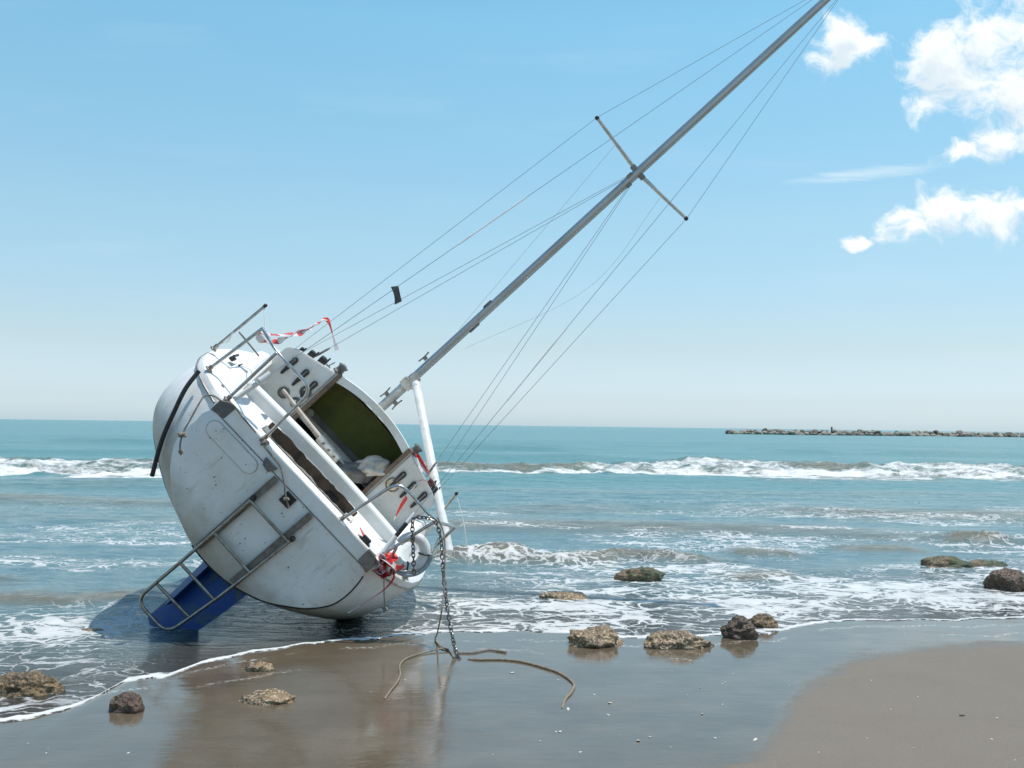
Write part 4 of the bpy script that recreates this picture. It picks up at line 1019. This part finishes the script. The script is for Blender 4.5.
# sail bag slumped in the companionway, grey cloth beside it
def blob(name, size, loc, seed, m, label, cat, rot=0.0):
    me = rock_mesh(name, size, seed, m, 5, 0.46, sharp=0.45)
    o = bpy.data.objects.new(name, me); COL.objects.link(o); o.matrix_world = BM @ Matrix.Translation(loc) @ Matrix.Rotation(rot, 4, 'Y')
    tag(o, label, cat); return o
blob('sail_bag', (0.23, 0.15, 0.12), BP(374, 468, 1.97), 31, M['cloth'], 'crumpled cream sail bag lying in the companionway', 'bag', -0.85)
blob('cloth_bundle', (0.24, 0.14, 0.12), BP(350, 473, 1.95), 35, M['cloth_grey'], 'dirty grey cloth bundle beside the cream bag in the hatchway', 'cloth', -0.6)

# horseshoe lifebuoy caught in the starboard pushpit
mb = MB(); c = Vector((1.17, 0.18, 0.36)); pts = []
ex = Vector((0.75, 0.25, 0.55)).normalized(); ez = Vector((-0.55, 0.15, 0.80)); ez = (ez - ex * ez.dot(ex)).normalized()
for k in range(23):
    w = math.radians(-150 + 300 * k / 22); pts.append(c + ex * (0.125 * math.cos(w) * 1.1) + ez * (0.145 * math.sin(w)))
rr = [0.030 + 0.024 * math.sin(math.pi * min(1, max(0, (k + 3) / 28))) for k in range(23)]
mb.tube([W2(p) for p in pts], rr, 14)
buoy = world_build(mb, 'lifebuoy', M['buoy'], 'white horseshoe lifebuoy caught behind the starboard stern rail', 'lifebuoy')
def kid(mb, name, m, parent, **kw):
    o = mb.build(name, m, None, **kw); o.parent = parent; return o
mb = MB(); pts2 = [c + ex * (0.20 * math.cos(w) + 0.0) + ez * (0.20 * math.sin(w)) + Vector((0, -0.05, -0.0)) for w in np.radians(np.linspace(-130, 5, 22))]
mb.tube([W2(p) for p in pts2], 0.018, 12); kid(mb, 'buoy_tube', M['buoy_tube'], buoy)
for k in (4, 11, 18):
    mb = MB(); p = pts[k]; t = (pts[k + 1] - pts[k - 1]).normalized(); a = t.cross(Vector((0, 1, 0))).normalized(); b2 = t.cross(a)
    mb.tube([W2(p + (a * math.cos(w) + b2 * math.sin(w)) * (rr[k] + 0.004)) for w in np.linspace(0, 2 * math.pi, 17)[:-1]], 0.008, 6, closed=True)
    kid(mb, 'strap', M['rubber'], buoy)

# tape: twisted ribbon with red and white stretches
def ribbon(name, pts, width, label, twist=2.0, seed=0, per=0.22, parts=None):
    P = spline(pts, 10); mb = MB(); n = len(P); L = 0
    for i in range(n):
        t = (P[min(i + 1, n - 1)] - P[max(i - 1, 0)]).normalized()
        a = t.cross(Vector((0, 1, 0.1))).normalized(); b = t.cross(a)
        w = twist * L * 2.2 + seed + 0.8 * math.sin(L * 5 + seed)
        off = (a * math.cos(w) + b * math.sin(w)) * (width * (0.32 + 0.22 * math.sin(L * 9 + seed)))
        mb.v.append(tuple(P[i] - off)); mb.v.append(tuple(P[i] + off)); mb.v.append(tuple(P[i] + off + Vector((0, 0.004, 0.002)))); mb.v.append(tuple(P[i] - off + Vector((0, 0.004, 0.002))))
        if i:
            L += (P[i] - P[i - 1]).length; k = 4 * (i - 1)
            mi = 0 if (L / per + seed * 0.37) % 1.0 < 0.5 else 1
            for f in ((0, 1, 5, 4), (2, 3, 7, 6), (1, 2, 6, 5), (3, 0, 4, 7)): mb.f.append(tuple(k + q for q in f)); mb.mi.append(mi)
    return mb
T1 = [W2(BP(256, 333, 0.3)), W2(BP(266, 334, 0.6)), W2(BP(282, 335, 1.1)), W2(BP(298, 332, 1.7)), W2(BP(312, 327, 2.4)), W2(BP(325, 320, 3.3)), W2(BP(329, 323, 3.3)), W2(BP(333, 336, 3.28)), W2(BP(337, 350, 3.26))]
T2 = [W2(BP(256, 335, 0.28)), W2(BP(264, 342, 0.5)), W2(BP(272, 343, 0.9)), W2(BP(287, 338, 1.3)), W2(BP(301, 332.5, 1.8)), W2(BP(312, 328, 2.4))]
mb = ribbon('t', T1, 0.075, '', 1.3, 0.4, 0.52)
mb2 = ribbon('t', T2, 0.065, '', 1.6, 1.2, 0.40); mb.add(mb2.v, mb2.f); mb.mi = mb.mi[:-len(mb2.mi)] + mb2.mi
world_build(mb, 'barrier_tape', [M['red'], M['whitetape']], 'red and white barrier tape fluttering from the port stern rail to the shrouds', 'barrier tape', recalc=False)
T3 = [W2(BP(415, 452, 1.84)), W2(BP(420, 463, 1.8)), W2(BP(424, 468, 1.8)), W2(BP(428, 475, 1.78)), W2(BP(433, 485, 1.78)), W2(BP(422, 480, 1.8)), W2(BP(412, 490, 1.7)), W2(BP(405, 500, 1.6)), W2(BP(400, 508, 1.55)), W2(BP(394, 520, 1.5))]
mb = ribbon('t', T3, 0.05, '', 1.2, 0.9, 0.5)
T4 = [W2(BP(417, 455, 1.83)), W2(BP(424, 466, 1.8)), W2(BP(430, 474, 1.8)), W2(BP(436, 487, 1.8))]
mb2 = ribbon('t', T4, 0.07, '', 0.6, 0.2, 0.6); mb.add(mb2.v, mb2.f); mb.mi = mb.mi[:-len(mb2.mi)] + mb2.mi
world_build(mb, 'barrier_tape', [M['red'], M['whitetape']], 'red and white tape wound on the starboard winch and hanging beside the bulkhead', 'barrier tape', recalc=False)
mb = MB(); T5 = []
cc = W2(BP(385, 566, -0.06))
for k in range(34):
    w = k * 1.13; T5.append(cc + Vector((0.10 * math.cos(w) * math.sin(k * 0.7 + 1), 0.06 * math.sin(w * 1.3), 0.075 * math.sin(w + 0.6 * math.cos(k)))))
mb = ribbon('t', T5, 0.105, '', 1.1, 0.3, 0.30)
for q, (wd, sd, per) in (([BP(360, 528, 0.1), BP(366, 540, 0.1), BP(372, 552, 0.06), BP(380, 562, 0.0)], (0.05, 0.9, 0.8)),
                  ([BP(390, 570, -0.06), BP(394, 577, -0.07), BP(386, 588, -0.1), BP(374, 597, -0.08), BP(360, 606, -0.05), BP(348, 613, -0.05)], (0.025, 0.2, 1.2)),
                  ([BP(392, 566, -0.08), BP(400, 568, -0.1), BP(404, 565, -0.1)], (0.05, 2.2, 0.2))):
    mb2 = ribbon('t', [W2(p) for p in q], wd, '', 0.7, sd, per); mb.add(mb2.v, mb2.f); mb.mi = mb.mi[:-len(mb2.mi)] + mb2.mi
world_build(mb, 'barrier_tape', [M['red'], M['whitetape']], 'bunched red and white tape knotted at the starboard corner of the transom', 'barrier tape', recalc=False)

# small dark rag on the port backstay
base = Vector((-0.945, 0.03, 0.16)); hd = Vector((0, MY - 0.12, 8.3))
tt = 0.5
best = min(np.linspace(0.05, 0.6, 400), key=lambda t: ((lambda w: (((w - EYEP).dot(RGT) / (w - EYEP).dot(FWD)) * FPX + CX - 394) ** 2)(W2(base.lerp(hd, float(t))))))
p = W2(base.lerp(hd, float(best)))
mb = MB(); rows = []
for k in range(7):
    t = k / 6; rows.append([p + RGT * (-0.035 + 0.012 * t * 3 + 0.014 * math.sin(3 * t)) - UPV * (0.17 * t - 0.018) + FWD * 0.01 * math.sin(5 * t), p + RGT * (0.035 + 0.012 * t * 3) - UPV * (0.15 * t - 0.03) + FWD * 0.012 * math.cos(4 * t)])
mb.loft(rows); mb.loft([[q + FWD * 0.012 for q in r] for r in rows])
world_build(mb, 'rag', M['tag'], 'small dark grey rag hanging from the backstay against the sky', 'rag', recalc=False)

# anchor chain draped over the starboard pushpit down to the sand
def chain_along(mb, pts, pitch=0.040, wr=0.0058):
    P = spline(pts, 24); L = [0]
    for i in range(1, len(P)): L.append(L[-1] + (P[i] - P[i - 1]).length)
    n = int(L[-1] / pitch); i = 0
    for k in range(n):
        s = (k + 0.5) * pitch
        while i < len(L) - 2 and L[i + 1] < s: i += 1
        t = (P[i + 1] - P[i]).normalized(); c = P[i].lerp(P[i + 1], (s - L[i]) / max(1e-6, L[i + 1] - L[i]))
        a = t.cross(Vector((0.3, 1, 0.2))).normalized(); b = t.cross(a)
        w = 0.5 * k * math.pi + 0.5 * math.sin(k * 0.9); u = a * math.cos(w) + b * math.sin(w)
        hl, hw = pitch * 0.70, pitch * 0.40; ring = []
        for q in range(12):
            g = 2 * math.pi * q / 12; x = math.cos(g); ring.append(c + t * (hl * x) + u * (hw * math.sin(g) * (1.0)))
        mb.tube(ring, wr, 6, closed=True)
mb = MB()
g0 = G(458, 657, 0.02)
top = W2((1.07, -0.02, 0.80))
chain_along(mb, [W2(BP(414, 574, 0.0)), W2(BP(413, 545, -0.02)), W2(BP(412.5, 523, -0.02)), W2(BP(416, 517.5, -0.03)), W2(BP(426, 518, -0.03)), W2(BP(435, 521, -0.04)),
                 W2(BP(441, 540, -0.10)), W2(BP(443, 570, -0.22)), W2(BP(447, 605, -0.42)), W2(BP(453, 640, -0.6)), g0, g0 + Vector((0.06, -0.05, -0.005))])
world_build(mb, 'chain', M['chain'], 'wet steel chain draped over the starboard stern rail down to the sand', 'chain')

# sandy rope hanging beside the chain and snaking over the wet sand
def sz(x, y): return float(sand_z(np.array([x]), np.array([y]))[0])
def ground_pts(l, r): return [Vector((p.x, p.y, sz(p.x, p.y) + r * h)) for p, h in ((G(a, b), h) for a, b, h in l)]
mb = MB()
hang = [W2(BP(438, 518, -0.05)), W2(BP(444, 535, -0.10)), W2(BP(445, 560, -0.2)), W2(BP(444, 590, -0.35)), W2(BP(441, 615, -0.5)), G(437, 634, 0.07)]
path = ground_pts([(435, 641, 1), (440, 648, .9), (448, 652, .9), (443, 652, 1.4), (425, 655, .8), (407, 661, .8), (400, 668, .8), (400, 678, .6), (397, 686, .7), (390, 695, .6), (384.5, 702, .2)], 0.014)
mb.tube(spline(hang + path, 8), 0.0066, 9)
mb.tube(spline(ground_pts([(446, 650, .9), (451, 655, .8), (454, 660, .6)], 0.010), 8), 0.008, 9)
world_build(mb, 'rope', M['rope'], 'sandy rope hanging beside the chain and snaking left over the wet sand', 'rope')
mb = MB(); mb.tube(spline(ground_pts([(468, 661, .1), (478, 662, .7), (500, 662, .7), (520, 664, .8), (540, 669, .8), (558, 675, .8), (569, 682, .8), (574, 688, .8), (571, 696, .8), (565, 703, .6), (562, 711, -.6)], 0.009), 8), 0.0098, 10)
world_build(mb, 'rope', M['rope'], 'thick short piece of rope curling half buried in the wet sand', 'rope')
mb = MB(); mb.tube(spline(ground_pts([(455, 655, .6), (472, 655, .6), (488, 652, .6), (497, 653, .6), (506, 654.5, .4)], 0.014), 6), [0.007] * 18 + [0.011] * 7, 8)
world_build(mb, 'driftwood_stick', M['rope'], 'thin driftwood stick lying on the sand at the foot of the chain', 'stick')
# short cord dangling under the transom corner
mb = MB(); mb.tube([W2(p) for p in spline([BP(384, 572, -0.03), BP(384, 590, -0.05), BP(385, 612, -0.06)], 5)], 0.006, 7); knot(mb, W2(BP(385, 609, -0.06)), 0.022, 1)
world_build(mb, 'cord', M['rope_grey'], 'short knotted cord dangling below the starboard transom corner', 'cord')

# ------------------------------------------------------------------ rocks
def rock(px, py, w, h, m, seed, label, dep=0.8, sink=0.32, rot=0.0, cat='rock', name='rock', rough=0.46, sharp=1.0):
    "a rock standing where the sight line meets the ground; w and h in picture units give its real size at that distance"
    p = G(px, py); dist = (p - EYEP).dot(FWD); s = dist / FPX
    hw = w * s / 2 * 0.92; hh = h * s * 0.74
    me = rock_mesh(name, (hw * 0.98, hw * dep, hh / 1.35), seed, M[m], 5, rough, sharp=sharp)
    o = bpy.data.objects.new(name, me); COL.objects.link(o)
    o.location = (p.x, p.y + hw * dep * 0.8, hh * (0.27 - sink)); o.rotation_euler = (0, 0, rot)
    tag(o, label, cat); return o
rock(18, 697, 70, 30, 'rock', 3, 'brown pitted rock in the wash at the left edge', 0.7, 0.22)
rock(124, 715, 36, 27, 'rock_dark', 5, 'small dark brown rounded rock on wet sand beside the foam', 0.85, 0.12)
rock(264, 706, 64, 18, 'rock_pale', 8, 'flat shelly rock glistening on the sand in front of the stern', 0.55, 0.2)
rock(256, 672, 30, 13, 'rock_pale', 11, 'small pale rock in the edge of the boat shadow', 0.7, 0.2)
rock(598, 647, 62, 27, 'rock_pale', 14, 'shelly brown rock at the foam edge, leftmost of the front three', 0.6, 0.2, 0.2)
rock(682, 650, 66, 24, 'rock_pale', 17, 'broad pebbly rock half sunk in wet sand in the middle of the front three', 0.6, 0.22)
rock(741, 640, 36, 28, 'rock_dark', 21, 'dark upright rock at the foam edge with a rock touching behind it', 0.7, 0.15)
rock(765, 628, 34, 16, 'rock', 24, 'low brown rock lying just behind the dark upright rock', 0.7, 0.15)
rock(563, 602, 54, 15, 'rock_pale', 27, 'low pale yellowish rock awash in the foamy shallows', 0.5, 0.25)
rock(641, 584, 52, 24, 'rock_weed', 29, 'rounded rock covered in green weed standing in the shallows', 0.6, 0.12, sharp=0.8)
rock(950, 570, 58, 19, 'rock_weed', 33, 'long low rock under green weed near the right edge', 0.4, 0.2, sharp=0.8)
rock(988, 569, 42, 13, 'rock_weed', 36, 'small weedy ledge just right of the long low weedy rock', 0.4, 0.2)
rock(1014, 593, 46, 33, 'rock_dark', 38, 'dark brown rock standing in the water at the right edge', 0.8, 0.12)
rock(899, 584, 36, 5, 'rock_weed', 41, 'nearly submerged flat weedy rock left of the dark rock', 0.5, 0.3)
rock(90, 636, 40, 9, 'rock_pale', 43, 'yellowish rock barely awash left of the boarding ladder', 0.5, 0.3)

# ------------------------------------------------------------------ shells and pebbles on the wet sand
def shell_mesh(k):
    bm = bmesh.new(); bmesh.ops.create_uvsphere(bm, u_segments=10, v_segments=6, radius=1)
    for v in bm.verts:
        p = v.co; d = 1 + 0.35 * mnoise.noise(p * 1.4 + Vector((k * 5.1, 2, 1)))
        v.co = Vector((p.x * d, p.y * d * 0.7, max(p.z, -0.2) * 0.4 * d + 0.12 * (p.x ** 2)))
    me = bpy.data.meshes.new('shell_fragment'); bm.to_mesh(me); bm.free(); me.materials.append(M['shell'])
    me.polygons.foreach_set('use_smooth', [True] * len(me.polygons)); return me
SH = [shell_mesh(k) for k in range(5)]
seen = [(512, 675), (702, 717), (638, 745), (650, 741), (755, 744), (715, 742), (560, 735), (568, 712), (594, 697), (610, 706), (608, 718), (580, 757), (540, 745), (128, 757), (150, 738), (28, 746), (46, 756), (48, 752), (556, 560 + 175), (1015, 765), (997, 722),
        (700, 690), (725, 684), (742, 683), (733, 675), (718, 683), (776, 668), (815, 662), (850, 649), (905, 634), (640, 662), (547, 640), (672, 672)]
for k in range(24): seen.append((random.uniform(20, 1010), random.uniform(660, 766)))
for (px, py) in seen:
    p = G(px, py)
    if p.y > shore(np.array([p.x]))[0] - 0.15: continue
    o = bpy.data.objects.new('shell_fragment', random.choice(SH)); COL.objects.link(o)
    s = random.uniform(0.003, 0.009) if (px, py) not in seen[:12] else random.uniform(0.009, 0.017)
    o.scale = (s * 1.2, s, s); o.location = (p.x, p.y, sz(p.x, p.y) + s * 0.1); o.rotation_euler = (random.uniform(-.3, .3), random.uniform(-.3, .3), random.uniform(0, 6.28))
    tag(o, 'tiny pale shell fragment scattered on the wet sand', 'shell', 'shell fragments on the sand')
p = G(962, 720); me = SH[1].copy(); me.materials.clear(); me.materials.append(M['shell_d'])
o = bpy.data.objects.new('pebble', me); COL.objects.link(o); o.location = (p.x, p.y, sz(p.x, p.y) + 0.004); o.scale = (0.02, 0.014, 0.016)
tag(o, 'small black pebble alone on the dry sand at lower right', 'pebble')
